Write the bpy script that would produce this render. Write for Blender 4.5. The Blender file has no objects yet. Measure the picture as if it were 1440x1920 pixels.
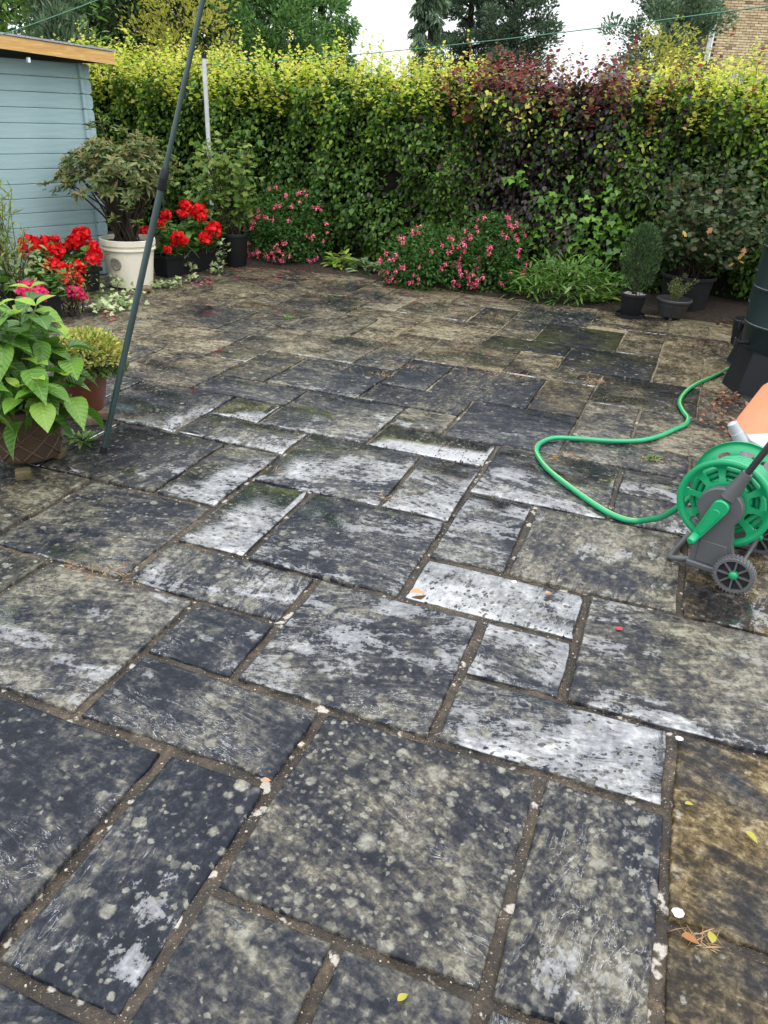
import bpy, math, random
import numpy as np
from mathutils import Vector, Matrix
random.seed(7); RNG = np.random.default_rng(7)
sc = bpy.context.scene
COL = sc.collection
# ------------------------------------------------------------------ camera
CAM_H = 1.54; PITCH = 0.484893; ROLL = 0.052467; FPX = 1440.0
cp, sp = math.cos(PITCH), math.sin(PITCH); cr, sr = math.cos(ROLL), math.sin(ROLL)
_r = Vector((1, 0, 0)); _u = Vector((0, sp, cp)); _f = Vector((0, cp, -sp))
cam = bpy.data.cameras.new('camera'); cam_o = bpy.data.objects.new('camera', cam); COL.objects.link(cam_o)
_x = _r * cr + _u * sr; _y = _r * -sr + _u * cr; _z = -_f
cam_o.matrix_world = Matrix(((_x.x, _y.x, _z.x, 0), (_x.y, _y.y, _z.y, 0), (_x.z, _y.z, _z.z, CAM_H), (0, 0, 0, 1)))
cam.sensor_fit = 'HORIZONTAL'; cam.sensor_width = 36.0; cam.lens = 36.0 * FPX / 1440.0
cam.clip_start = 0.05; cam.clip_end = 600
sc.camera = cam_o
# ------------------------------------------------------------------ overcast sky, soft sun
SUN_EL, SUN_AZ = math.radians(58), math.radians(150)
w = bpy.data.worlds.new('World'); sc.world = w; w.use_nodes = True
nt = w.node_tree; nt.nodes.clear()
sky = nt.nodes.new('ShaderNodeTexSky'); sky.sky_type = 'NISHITA'; sky.sun_disc = False
sky.sun_elevation = SUN_EL; sky.sun_rotation = SUN_AZ; sky.dust_density = 4.0; sky.air_density = 1.0; sky.ozone_density = 1.0
hs = nt.nodes.new('ShaderNodeHueSaturation'); hs.inputs['Saturation'].default_value = 0.22
nt.links.new(sky.outputs[0], hs.inputs['Color'])
tc = nt.nodes.new('ShaderNodeTexCoord'); sxyz = nt.nodes.new('ShaderNodeSeparateXYZ'); nt.links.new(tc.outputs['Generated'], sxyz.inputs[0])
mr = nt.nodes.new('ShaderNodeMapRange'); mr.inputs[1].default_value = 0; mr.inputs[2].default_value = 1; mr.inputs[3].default_value = 13.0; mr.inputs[4].default_value = 40.0
nt.links.new(sxyz.outputs[2], mr.inputs[0])
cn = nt.nodes.new('ShaderNodeTexNoise'); cn.inputs['Scale'].default_value = 2.4; cn.inputs['Detail'].default_value = 5
nt.links.new(tc.outputs['Generated'], cn.inputs['Vector'])
cm = nt.nodes.new('ShaderNodeMapRange'); cm.inputs[1].default_value = .3; cm.inputs[2].default_value = .7; cm.inputs[3].default_value = .86; cm.inputs[4].default_value = 1.12
nt.links.new(cn.outputs[0], cm.inputs[0])
mm = nt.nodes.new('ShaderNodeMath'); mm.operation = 'MULTIPLY'; nt.links.new(mr.outputs[0], mm.inputs[0]); nt.links.new(cm.outputs[0], mm.inputs[1])
vm = nt.nodes.new('ShaderNodeVectorMath'); vm.operation = 'SCALE'; vm.inputs[0].default_value = (.95, .985, 1.03); nt.links.new(mm.outputs[0], vm.inputs['Scale'])
mx = nt.nodes.new('ShaderNodeMix'); mx.data_type = 'RGBA'; mx.inputs[0].default_value = .8
nt.links.new(hs.outputs[0], mx.inputs[6]); nt.links.new(vm.outputs[0], mx.inputs[7])
bg = nt.nodes.new('ShaderNodeBackground'); bg.inputs['Strength'].default_value = 0.1; nt.links.new(mx.outputs[2], bg.inputs[0])
wo = nt.nodes.new('ShaderNodeOutputWorld'); nt.links.new(bg.outputs[0], wo.inputs[0])
sl = bpy.data.lights.new('sun', 'SUN'); sl.energy = 0.7; sl.angle = math.radians(30); sl.color = (1, .97, .92)
so = bpy.data.objects.new('sun', sl); COL.objects.link(so)
_d = Vector((math.sin(SUN_AZ) * math.cos(SUN_EL), math.cos(SUN_AZ) * math.cos(SUN_EL), math.sin(SUN_EL)))
so.rotation_euler = (-_d).to_track_quat('-Z', 'Y').to_euler()
sc.view_settings.view_transform = 'Standard'; sc.view_settings.look = 'None'; sc.view_settings.exposure = 0.15; sc.view_settings.gamma = 1.0
sc.render.engine = 'CYCLES'
sc.cycles.max_bounces = 4; sc.cycles.diffuse_bounces = 2; sc.cycles.glossy_bounces = 2; sc.cycles.transmission_bounces = 3; sc.cycles.transparent_max_bounces = 4

# ------------------------------------------------------------------ placing helpers
AZ = 0.33713; ca, sa = math.cos(AZ), math.sin(AZ)
MU, MV, OU, OV = .2045 * CAM_H, .2025 * CAM_H, .172 * CAM_H, .192 * CAM_H
def ray(px, py):
    x, y = (px - 720) / FPX, -(py - 960) / FPX
    x, y = cr * x - sr * y, sr * x + cr * y
    return Vector((x, cp + y * sp, -sp + y * cp))
def at(px, py, Y):
    r = ray(px, py); r = r * (Y / r.y); return Vector((r.x, r.y, r.z + CAM_H))
def gnd(px, py, z=0.0):
    r = ray(px, py); r = r * ((CAM_H - z) / -r.z); return Vector((r.x, r.y, z))
def cellw(u, v, z=0.0):           # paving grid -> world
    U = u * MU + OU; V = v * MV + OV
    if v > 11: U += MU * .03 * (v - 11)
    return Vector((ca * U + sa * V, -sa * U + ca * V, z))

# ------------------------------------------------------------------ object helpers
def link(o, parent=None):
    COL.objects.link(o)
    if parent is not None: o.parent = parent
    return o
def tag(o, label=None, cat=None, group=None, kind=None):
    if label: o['label'] = label
    if cat: o['category'] = cat
    if group: o['group'] = group
    if kind: o['kind'] = kind
    return o
def empty(name, loc=(0, 0, 0), rz=0, label=None, cat=None, group=None):
    o = bpy.data.objects.new(name, None); o.location = loc; o.rotation_euler = (0, 0, rz); o.empty_display_size = .1
    COL.objects.link(o); return tag(o, label, cat, group)
class MB:
    def __init__(s): s.v = []; s.f = []
    def add(s, v, f):
        b = len(s.v); s.v += [tuple(p) for p in v]; s.f += [tuple(i + b for i in q) for q in f]; return s
    def box(s, c, d, rz=0, bev=0.0, M=None):
        x, y, z = d[0] / 2, d[1] / 2, d[2] / 2; b = min(bev, x * .9, y * .9, z * .9)
        if b <= 0:
            v = [(i, j, k) for k in (-z, z) for i, j in ((-x, -y), (x, -y), (x, y), (-x, y))]
            f = [(3, 2, 1, 0), (4, 5, 6, 7), (0, 1, 5, 4), (1, 2, 6, 5), (2, 3, 7, 6), (3, 0, 4, 7)]
        else:
            def ring(i, j, k): return [(-i, -j + b, k), (-i + b, -j, k), (i - b, -j, k), (i, -j + b, k), (i, j - b, k), (i - b, j, k), (-i + b, j, k), (-i, j - b, k)]
            def ring0(i, j, k): return [(-i, -j, k), (-i, -j, k), (i, -j, k), (i, -j, k), (i, j, k), (i, j, k), (-i, j, k), (-i, j, k)]
            v = ring(x - b, y - b, -z) + ring(x, y, -z + b) + ring(x, y, z - b) + ring(x - b, y - b, z)
            f = [tuple(range(7, -1, -1)), tuple(range(24, 32))]
            for r in range(3):
                for i in range(8): j = (i + 1) % 8; f.append((r * 8 + i, r * 8 + j, r * 8 + 8 + j, r * 8 + 8 + i))
        if M is None: M = Matrix.Translation(Vector(c)) @ Matrix.Rotation(rz, 4, 'Z')
        return s.add([M @ Vector(p) for p in v], f)
    def lathe(s, prof, n=28, c=(0, 0, 0), M=None, caps=True):
        v = []; f = []
        for r, z in prof:
            for i in range(n):
                a = 2 * math.pi * i / n; v.append(Vector((r * math.cos(a), r * math.sin(a), z)))
        for k in range(len(prof) - 1):
            for i in range(n):
                j = (i + 1) % n; f.append((k * n + i, k * n + j, k * n + n + j, k * n + n + i))
        ringp = prof[0] == prof[-1] or not caps
        if prof[0][0] > 1e-5 and not ringp: f.append(tuple(range(n - 1, -1, -1)))
        m = len(prof) - 1
        if prof[m][0] > 1e-5 and not ringp: f.append(tuple(range(m * n, m * n + n)))
        M = M if M is not None else Matrix.Translation(Vector(c))
        return s.add([M @ p for p in v], f)
    def tube(s, pts, r, n=8, caps=True):
        pts = [Vector(p) for p in pts]; m = len(pts); rr = r if hasattr(r, '__len__') else [r] * m
        v = []; f = []; up = None
        for i, p in enumerate(pts):
            t = (pts[min(i + 1, m - 1)] - pts[max(i - 1, 0)]).normalized()
            if up is None:
                up = Vector((0, 0, 1)) if abs(t.z) < .9 else Vector((1, 0, 0))
            a = (up - t * up.dot(t)); a = a.normalized() if a.length > 1e-6 else t.orthogonal().normalized(); up = a
            b = t.cross(a)
            for k in range(n):
                q = 2 * math.pi * k / n; v.append(p + (a * math.cos(q) + b * math.sin(q)) * rr[i])
        for i in range(m - 1):
            for k in range(n):
                j = (k + 1) % n; f.append((i * n + k, i * n + j, i * n + n + j, i * n + n + k))
        if caps: f.append(tuple(range(n - 1, -1, -1))); f.append(tuple(range((m - 1) * n, m * n)))
        return s.add(v, f)
    def mesh(s, name, mat=None, smooth=False):
        me = bpy.data.meshes.new(name); me.from_pydata(s.v, [], s.f)
        if mat: me.materials.append(mat)
        if smooth is True: me.polygons.foreach_set('use_smooth', [True] * len(me.polygons))
        me.update()
        if smooth == 'auto':
            me.polygons.foreach_set('use_smooth', [True] * len(me.polygons)); me.set_sharp_from_angle(angle=math.radians(38))
        return me
    def build(s, name, mat=None, parent=None, smooth=False):
        return link(bpy.data.objects.new(name, s.mesh(name, mat, smooth)), parent)
def spline(P, k=8):
    P = [Vector(p) for p in P]; out = []
    for i in range(len(P) - 1):
        a, b, c, d = P[max(i - 1, 0)], P[i], P[i + 1], P[min(i + 2, len(P) - 1)]
        for j in range(k):
            t = j / k; out.append(.5 * ((2 * b) + (c - a) * t + (2 * a - 5 * b + 4 * c - d) * t * t + (3 * b - a - 3 * c + d) * t ** 3))
    return out + [P[-1]]

# ------------------------------------------------------------------ leaves
def leaf_t(ts, ws, fold=.2, curve=.15):
    v = []; rows = []
    for t, wd in zip(ts, ws):
        z = -curve * t * t
        if wd == 0: rows.append([len(v)]); v.append((t, 0, z))
        else:
            rows.append([len(v), len(v) + 1, len(v) + 2]); v += [(t, -wd, z + fold * wd), (t, 0, z), (t, wd, z + fold * wd)]
    tr = []
    for a, b in zip(rows, rows[1:]):
        if len(a) == 1 and len(b) == 3: tr += [(a[0], b[0], b[1]), (a[0], b[1], b[2])]
        elif len(a) == 3 and len(b) == 1: tr += [(a[0], b[0], a[1]), (a[1], b[0], a[2])]
        else: tr += [(a[0], b[0], b[1]), (a[0], b[1], a[1]), (a[1], b[1], b[2]), (a[1], b[2], a[2])]
    return np.array(v), np.array(tr)
BEECH = leaf_t([0, .3, .65, 1], [0, .5, .4, 0], .22, .14)
OVAL = leaf_t([0, .5, 1], [0, .5, 0], .2, .12)
LANCE = leaf_t([0, .35, .7, 1], [0, .5, .38, 0], .25, .22)
BLADE = leaf_t([0, .3, .55, .8, 1], [.16, .46, .5, .32, 0], .3, .5)
BIG2 = leaf_t([0, .08, .22, .4, .58, .75, .9, 1], [0, .16, .40, .52, .5, .34, .12, 0], .4, .5)
BIG = leaf_t([0, .08, .22, .4, .58, .75, .9, 1], [0, .2, .42, .5, .46, .32, .13, 0], .22, .28)
SPRAY = leaf_t([0, .4, 1], [.1, .5, 0], .3, .1)
def fan_t(pts, c, cup=0.0):
    v = [(c[0], c[1], 0)] + [(x, y, cup * ((x - c[0]) ** 2 + y * y)) for x, y in pts]
    n = len(pts); return np.array(v), np.array([(0, 1 + i, 1 + (i + 1) % n) for i in range(n)])
LOBED = fan_t([(0, -.04), (-.05, -.3), (.25, -.26), (.35, -.52), (.6, -.3), (.72, -.36), (.74, -.14), (1, 0), (.74, .14), (.72, .36), (.6, .3), (.35, .52), (.25, .26), (-.05, .3), (0, .04)], (.35, 0), -.12)
IVY = fan_t([(.05, 0), (-.05, -.28), (.3, -.5), (.5, -.24), (1, 0), (.5, .24), (.3, .5), (-.05, .28)], (.35, 0), -.1)
ROUND = fan_t([(.06, -.02), (.02, -.3), (.3, -.5), (.7, -.46), (.98, -.2), (.98, .2), (.7, .46), (.3, .5), (.02, .3), (.06, .02)], (.5, 0), .35)
def nrm(a): return a / np.maximum(np.linalg.norm(a, axis=-1, keepdims=True), 1e-9)
def leaf_mesh(name, P, D, Nn, L, Wd, T, mat, parent=None, kind=None):
    P = np.asarray(P, float); n = len(P); tv, tf = T; k = len(tv)
    d = nrm(np.asarray(D, float)); q = np.asarray(Nn, float); q = q - (q * d).sum(1, keepdims=True) * d; q = nrm(q); s = np.cross(q, d)
    L = np.broadcast_to(np.asarray(L, float), (n,))[:, None, None]; Wd = np.broadcast_to(np.asarray(Wd, float), (n,))[:, None, None]
    V = P[:, None, :] + L * tv[None, :, 0:1] * d[:, None, :] + Wd * tv[None, :, 1:2] * s[:, None, :] + np.where(True, L, L) * tv[None, :, 2:3] * q[:, None, :] * np.clip(Wd / L * 2, .3, 1)
    F = (tf[None] + (np.arange(n) * k)[:, None, None]).reshape(-1)
    me = bpy.data.meshes.new(name); me.vertices.add(n * k); me.vertices.foreach_set('co', V.reshape(-1).astype(np.float32))
    nf = n * len(tf); me.loops.add(nf * 3); me.loops.foreach_set('vertex_index', F.astype(np.int32))
    me.polygons.add(nf); me.polygons.foreach_set('loop_start', np.arange(0, nf * 3, 3, dtype=np.int32)); me.polygons.foreach_set('loop_total', np.full(nf, 3, dtype=np.int32))
    me.polygons.foreach_set('use_smooth', np.ones(nf, dtype=bool))
    uv = me.uv_layers.new(name='uv'); vu = np.tile(tv[:, :2], (n, 1))[F]; uv.data.foreach_set('uv', vu.reshape(-1).astype(np.float32))
    me.materials.append(mat); me.update(calc_edges=True)
    o = link(bpy.data.objects.new(name, me), parent)
    if kind: o['kind'] = kind
    return o
def rdir(n, zb=0.0):
    v = RNG.normal(size=(n, 3)); v[:, 2] += zb; return nrm(v)

# ------------------------------------------------------------------ materials
class NT:
    def __init__(s, name):
        s.m = bpy.data.materials.new(name); s.m.use_nodes = True; s.t = s.m.node_tree; s.t.nodes.clear()
        s.out = s.t.nodes.new('ShaderNodeOutputMaterial'); s.cache = {}
    def n(s, ty, **kw):
        nd = s.t.nodes.new(ty)
        for k, v in kw.items(): setattr(nd, k, v)
        return nd
    def put(s, nd, key, val):
        if val is None: return
        i = nd.inputs[key]
        if isinstance(val, bpy.types.NodeSocket): s.t.links.new(val, i)
        else:
            if hasattr(i.default_value, '__len__') and not hasattr(val, '__len__'): val = (val,) * len(i.default_value)
            if hasattr(i.default_value, '__len__') and len(i.default_value) == 4 and len(val) == 3: val = (*val, 1)
            i.default_value = val
    def math(s, op, a, b=None, c=None, clamp=False):
        nd = s.n('ShaderNodeMath', operation=op); nd.use_clamp = clamp; s.put(nd, 0, a); s.put(nd, 1, b); s.put(nd, 2, c); return nd.outputs[0]
    def mix(s, f, a, b, ty='RGBA', blend='MIX'):
        nd = s.n('ShaderNodeMix'); nd.data_type = ty
        if ty == 'RGBA': nd.blend_type = blend; s.put(nd, 0, f); s.put(nd, 6, a); s.put(nd, 7, b); return nd.outputs[2]
        s.put(nd, 0, f); s.put(nd, 2, a); s.put(nd, 3, b); return nd.outputs[0]
    def ss(s, x, lo, hi):
        nd = s.n('ShaderNodeMapRange'); nd.interpolation_type = 'SMOOTHSTEP'; s.put(nd, 0, x); s.put(nd, 1, lo); s.put(nd, 2, hi); return nd.outputs[0]
    def lin(s, x, a, b, c, d):
        nd = s.n('ShaderNodeMapRange'); s.put(nd, 0, x); s.put(nd, 1, a); s.put(nd, 2, b); s.put(nd, 3, c); s.put(nd, 4, d); return nd.outputs[0]
    def noise(s, vec, scale, detail=5, rough=.6, dist=0.0):
        nd = s.n('ShaderNodeTexNoise'); s.put(nd, 'Vector', vec); s.put(nd, 'Scale', scale); s.put(nd, 'Detail', detail); s.put(nd, 'Roughness', rough); s.put(nd, 'Distortion', dist); return nd.outputs[0]
    def voro(s, vec, scale, feat='F1', rnd=1.0):
        nd = s.n('ShaderNodeTexVoronoi'); nd.feature = feat; s.put(nd, 'Vector', vec); s.put(nd, 'Scale', scale); s.put(nd, 'Randomness', rnd); return nd
    def vscale(s, v, k):
        nd = s.n('ShaderNodeVectorMath', operation='MULTIPLY'); s.put(nd, 0, v); s.put(nd, 1, k); return nd.outputs[0]
    def vadd(s, v, k):
        nd = s.n('ShaderNodeVectorMath', operation='ADD'); s.put(nd, 0, v); s.put(nd, 1, k); return nd.outputs[0]
    def pos(s): return s.n('ShaderNodeNewGeometry').outputs['Position']
    def obj(s): return s.n('ShaderNodeTexCoord').outputs['Object']
    def island(s): return s.n('ShaderNodeNewGeometry').outputs['Random Per Island']
    def orand(s): return s.n('ShaderNodeObjectInfo').outputs['Random']
    def attr(s, name):
        nd = s.n('ShaderNodeAttribute'); nd.attribute_type = 'OBJECT'; nd.attribute_name = name; return nd.outputs['Fac']
    def ramp(s, f, stops):
        nd = s.n('ShaderNodeValToRGB'); s.put(nd, 0, f); e = nd.color_ramp.elements
        while len(e) < len(stops): e.new(.5)
        for el, (p, c) in zip(e, stops): el.position = p; el.color = (*c, 1)
        return nd.outputs[0]
    def bump(s, h, st=.3, dist=.01, nrm=None):
        nd = s.n('ShaderNodeBump'); s.put(nd, 'Strength', st); s.put(nd, 'Distance', dist); s.put(nd, 'Height', h)
        if nrm: s.put(nd, 'Normal', nrm)
        return nd.outputs[0]
    def bsdf(s, col, rough=.5, spec=.5, normal=None, **kw):
        nd = s.n('ShaderNodeBsdfPrincipled'); s.put(nd, 'Base Color', col); s.put(nd, 'Roughness', rough); s.put(nd, 'Specular IOR Level', spec)
        if normal: s.put(nd, 'Normal', normal)
        for k, v in kw.items(): s.put(nd, k, v)
        return nd.outputs[0]
    def done(s, sh): s.t.links.new(sh, s.out.inputs[0]); return s.m
def plain(name, c1, c2=None, scale=8, rough=.5, spec=.5, bump=.0, bscale=60, rv=.1, metallic=0.0):
    t = NT(name); p = t.obj(); c2 = c2 or tuple(x * .7 for x in c1)
    n1 = t.noise(p, scale, 6, .65); col = t.mix(t.ss(n1, .3, .7), c1, c2)
    r = t.lin(n1, .3, .7, rough - rv, rough + rv)
    nm = t.bump(t.noise(p, bscale, 4, .6), bump, .004) if bump else None
    return t.done(t.bsdf(col, r, spec, nm, Metallic=metallic))
def leafm(name, stops, trans=.25, rough=.38, spec=.45, vein=0.0, tcol=1.6):
    t = NT(name); f = t.island(); col = t.ramp(f, stops)
    uvn = t.n('ShaderNodeUVMap').outputs[0]; sx = t.n('ShaderNodeSeparateXYZ'); t.put(sx, 0, uvn)
    n1 = t.noise(t.pos(), 40, 3, .5); col = t.mix(t.lin(n1, .3, .7, 0, .25), col, t.mix(.5, col, (0, 0, 0)))
    nm = None
    if vein:
        ay = t.math('ABSOLUTE', sx.outputs[1]); mid = t.ss(ay, .035, .0)
        wv = t.math('SINE', t.math('MULTIPLY', t.math('SUBTRACT', sx.outputs[0], t.math('MULTIPLY', ay, .7)), 46.0))
        vv = t.math('MULTIPLY', t.ss(wv, .8, 1.0), .6); vv = t.math('MAXIMUM', vv, mid)
        col = t.mix(t.math('MULTIPLY', vv, vein), col, t.mix(.5, col, (.5, .6, .25)))
        nm = t.bump(t.math('MULTIPLY', t.math('SUBTRACT', wv, mid), .5), .35, .004)
    b = t.bsdf(col, rough, spec * .6, nm)
    tr = t.n('ShaderNodeBsdfTranslucent'); g = t.mix(1.0, col, (tcol, tcol, tcol * .7), blend='MULTIPLY'); t.put(tr, 0, g)
    m = t.n('ShaderNodeMixShader'); t.put(m, 0, trans); t.put(m, 1, b); t.put(m, 2, tr.outputs[0])
    return t.done(m.outputs[0])
def slab_material():
    t = NT('wet_riven_sandstone'); p = t.pos(); r = t.orand()
    vr = t.n('ShaderNodeVectorRotate'); vr.rotation_type = 'Z_AXIS'; t.put(vr, 'Vector', p); t.put(vr, 'Angle', t.attr('grain'))
    cx = t.n('ShaderNodeCombineXYZ'); t.put(cx, 0, t.math('MULTIPLY', r, 91.0)); t.put(cx, 1, t.math('MULTIPLY', r, 57.0)); t.put(cx, 2, t.math('MULTIPLY', r, 3.0))
    q = t.vadd(vr.outputs[0], cx.outputs[0])
    vrw = t.n('ShaderNodeVectorRotate'); vrw.rotation_type = 'Z_AXIS'; t.put(vrw, 'Vector', p); t.put(vrw, 'Angle', AZ)
    pale, brown, lich, wet, green, speck = [t.attr(k) for k in ('pale', 'brown', 'lichen', 'wet', 'green', 'speck')]
    A = t.noise(q, 3.4, 3, .55, .5); Bn = t.n('ShaderNodeTexNoise'); t.put(Bn, 'Vector', q); t.put(Bn, 'Scale', 15.0); t.put(Bn, 'Detail', 4.0); t.put(Bn, 'Roughness', .72); B = Bn.outputs[0]
    C = t.noise(t.vscale(q, (1.0, 3.6, 1.0)), 7.0, 4, .68, .9); D = t.noise(q, 46, 4, .70, .4)
    # mottled stone: near black blue-grey through grey to beige
    m0 = t.math('ADD', t.math('MULTIPLY', A, .55), t.math('MULTIPLY', B, .62)); m0 = t.math('ADD', m0, t.math('MULTIPLY', C, .62)); m0 = t.math('ADD', m0, t.math('MULTIPLY', D, .80))
    m0 = t.math('ADD', m0, t.math('MULTIPLY', pale, .30))
    ST = t.noise(p, 1.15, 4, .62, .6); m0 = t.math('ADD', m0, t.lin(ST, .3, .7, -.13, .10)); k = t.ss(m0, 1.03, 1.72)
    col = t.ramp(k, [(0, (.006, .008, .013)), (.2, (.013, .016, .024)), (.42, (.034, .036, .040)), (.68, (.080, .077, .067)), (1, (.21, .20, .165))])
    warm = t.ramp(k, [(0, (.010, .007, .004)), (.3, (.034, .023, .009)), (.6, (.098, .069, .030)), (1, (.27, .22, .13))])
    wb = t.math('MULTIPLY', brown, t.ss(t.math('ADD', t.math('MULTIPLY', A, .5), t.math('MULTIPLY', ST, .5)), .28, .55)); col = t.mix(wb, col, warm)
    col = t.mix(t.math('MULTIPLY', green, t.ss(t.math('ADD', t.math('ADD', t.math('MULTIPLY', A, .5), t.math('MULTIPLY', ST, .6)), t.math('MULTIPLY', B, .5)), .70, .92)), col, t.ramp(B, [(.3, (.008, .010, .004)), (.7, (.040, .042, .016))]))
    # lichen crusts in three sizes, broken up by the stone's own mottling
    qw = t.vadd(q, t.vscale(t.vadd(Bn.outputs[1], (-.5, -.5, -.5)), (.045, .045, .0))); flat = t.vscale(qw, (1, 1, 0)); lm = None; lt = None
    for scl, dens, rad in ((11.0, .25, .33), (27, .75, .42), (60, .85, .44)):
        v = t.voro(flat, scl); sc_ = t.n('ShaderNodeSeparateXYZ'); t.put(sc_, 0, v.outputs[1])
        on = t.ss(t.math('SUBTRACT', t.math('MULTIPLY', lich if scl < 20 else t.math('MAXIMUM', lich, t.math('MULTIPLY', speck, .8)), dens), sc_.outputs[0]), 0, .02)
        rr = t.math('MULTIPLY', t.math('ADD', .30, sc_.outputs[1]), rad)
        d = t.math('MULTIPLY', t.math('MULTIPLY', on, t.ss(t.math('SUBTRACT', rr, v.outputs[0]), -.04, .18)), t.lin(sc_.outputs[2], 0, 1, .30, .95))
        lm = d if lm is None else t.math('MAXIMUM', lm, d)
    lm = t.math('MULTIPLY', lm, t.ss(t.math('ADD', B, t.math('MULTIPLY', A, .45)), .40, .62))
    col = t.mix(lm, col, t.ramp(D, [(.3, (.075, .072, .06)), (.5, (.15, .145, .12)), (.7, (.27, .262, .215))]))
    # standing film of rain, broken by pits and grain
    pit = t.voro(t.vscale(qw, (1, 1.5, 0)), 44); pv = t.n('ShaderNodeSeparateXYZ'); t.put(pv, 0, pit.outputs[1])
    pits = t.math('MULTIPLY', t.ss(t.math('SUBTRACT', t.math('MULTIPLY', pv.outputs[1], .55), pit.outputs[0]), 0, .06), t.ss(A, .40, .52))
    E = t.noise(t.vscale(vrw.outputs[0], (1, 1.9, 1)), 2.3, 5, .66, .7)
    wf = t.math('ADD', E, t.math('ADD', t.math('MULTIPLY', t.math('SUBTRACT', B, .5), .30), t.math('ADD', t.math('MULTIPLY', t.math('SUBTRACT', C, .5), .36), t.math('MULTIPLY', t.math('SUBTRACT', D, .5), .30))))
    wf = t.math('SUBTRACT', wf, t.math('MULTIPLY', pits, .42)); wf = t.math('ADD', wf, t.math('MULTIPLY', t.math('SUBTRACT', wet, .5), .46))
    rim = t.math('MULTIPLY', t.ss(t.math('ABSOLUTE', t.math('SUBTRACT', C, .5)), .010, .002), t.ss(t.math('ADD', A, t.math('MULTIPLY', wet, .25)), .56, .68))
    wm = t.math('MAXIMUM', t.math('MULTIPLY', t.ss(wf, .540, .572), t.lin(wf, .54, .76, .36, 1.0)), t.math('MULTIPLY', rim, .8))
    wm = t.math('MULTIPLY', wm, t.math('SUBTRACT', 1.0, t.math('MULTIPLY', lm, .7)))
    col = t.mix(t.math('MULTIPLY', t.ss(wm, 0, .5), .62), col, (.012, .014, .018))          # soaked stone is darker than damp stone
    # riven relief; the film lies flatter than the stone
    ht = t.math('ADD', t.math('MULTIPLY', C, .26), t.math('ADD', t.math('MULTIPLY', B, .45), t.math('MULTIPLY', D, .22)))
    nm = t.bump(ht, t.lin(t.ss(wm, 0, .4), 0, 1, .8, .06), .014)
    rough = t.mix(t.ss(wm, 0, .5), t.lin(B, .3, .7, .26, .48), .045, 'FLOAT')
    spec = t.mix(wm, .24, 1.0, 'FLOAT'); ior = t.mix(wm, 1.36, 2.45, 'FLOAT')
    return t.done(t.bsdf(col, rough, spec, nm, IOR=ior))
def mortar_material():
    t = NT('gritty_mortar'); p = t.pos()
    n1 = t.noise(p, 5, 5, .6); n2 = t.noise(p, 38, 6, .7); n3 = t.noise(p, 160, 3, .6)
    col = t.ramp(t.math('ADD', t.math('MULTIPLY', n1, .5), t.math('MULTIPLY', n2, .5)), [(.32, (.006, .0045, .003)), (.47, (.022, .015, .009)), (.57, (.062, .043, .025)), (.72, (.24, .18, .115))])
    chip = t.ss(t.noise(p, 17, 3, .5), .62, .67); col = t.mix(t.math('MULTIPLY', chip, .8), col, (.46, .42, .36))
    col = t.mix(t.ss(n3, .62, .7), col, (.30, .26, .2))
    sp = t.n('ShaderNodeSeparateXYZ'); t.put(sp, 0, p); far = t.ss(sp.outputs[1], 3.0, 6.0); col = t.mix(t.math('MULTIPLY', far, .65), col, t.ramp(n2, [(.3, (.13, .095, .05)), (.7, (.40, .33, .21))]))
    nm = t.bump(t.math('ADD', n2, t.math('MULTIPLY', n3, .4)), .9, .012)
    return t.done(t.bsdf(col, t.lin(n2, .3, .7, .35, .8), .5, nm))
def soil_material():
    t = NT('dark_soil'); p = t.pos(); n = t.noise(p, 30, 7, .7)
    return t.done(t.bsdf(t.ramp(n, [(.3, (.008, .006, .004)), (.6, (.035, .024, .015)), (.8, (.09, .06, .035))]), .8, .3, t.bump(n, 1.0, .03)))
def brick_material():
    t = NT('buff_brick'); r = t.orand(); i = t.island(); p = t.obj(); rr = t.math('FRACT', t.math('ADD', r, i)); n = t.noise(t.pos(), 14, 5, .7)
    col = t.ramp(rr, [(0, (.40, .29, .17)), (.4, (.52, .39, .24)), (.75, (.60, .47, .31)), (.93, (.36, .25, .16)), (1, (.14, .10, .08))])
    col = t.mix(t.ss(n, .60, .68), col, (.10, .075, .06))
    return t.done(t.bsdf(col, .85, .3, t.bump(n, .5, .01)))
M_SLAB, M_MORTAR, M_SOIL, M_BRICK = slab_material(), mortar_material(), soil_material(), brick_material()

# ================================================================== SETTING
g = MB(); 
g.add([(-160, -40, -.06), (160, -40, -.06), (160, 260, -.06), (-160, 260, -.06)], [(0, 1, 2, 3)])
tg = NT('rough_lawn'); _n = tg.noise(tg.pos(), 6, 6, .7)
tag(g.build('ground', tg.done(tg.bsdf(tg.ramp(_n, [(.3, (.02, .04, .01)), (.7, (.07, .11, .03))]), .9, .2, tg.bump(_n, .8, .05)))), kind='structure')
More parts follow.
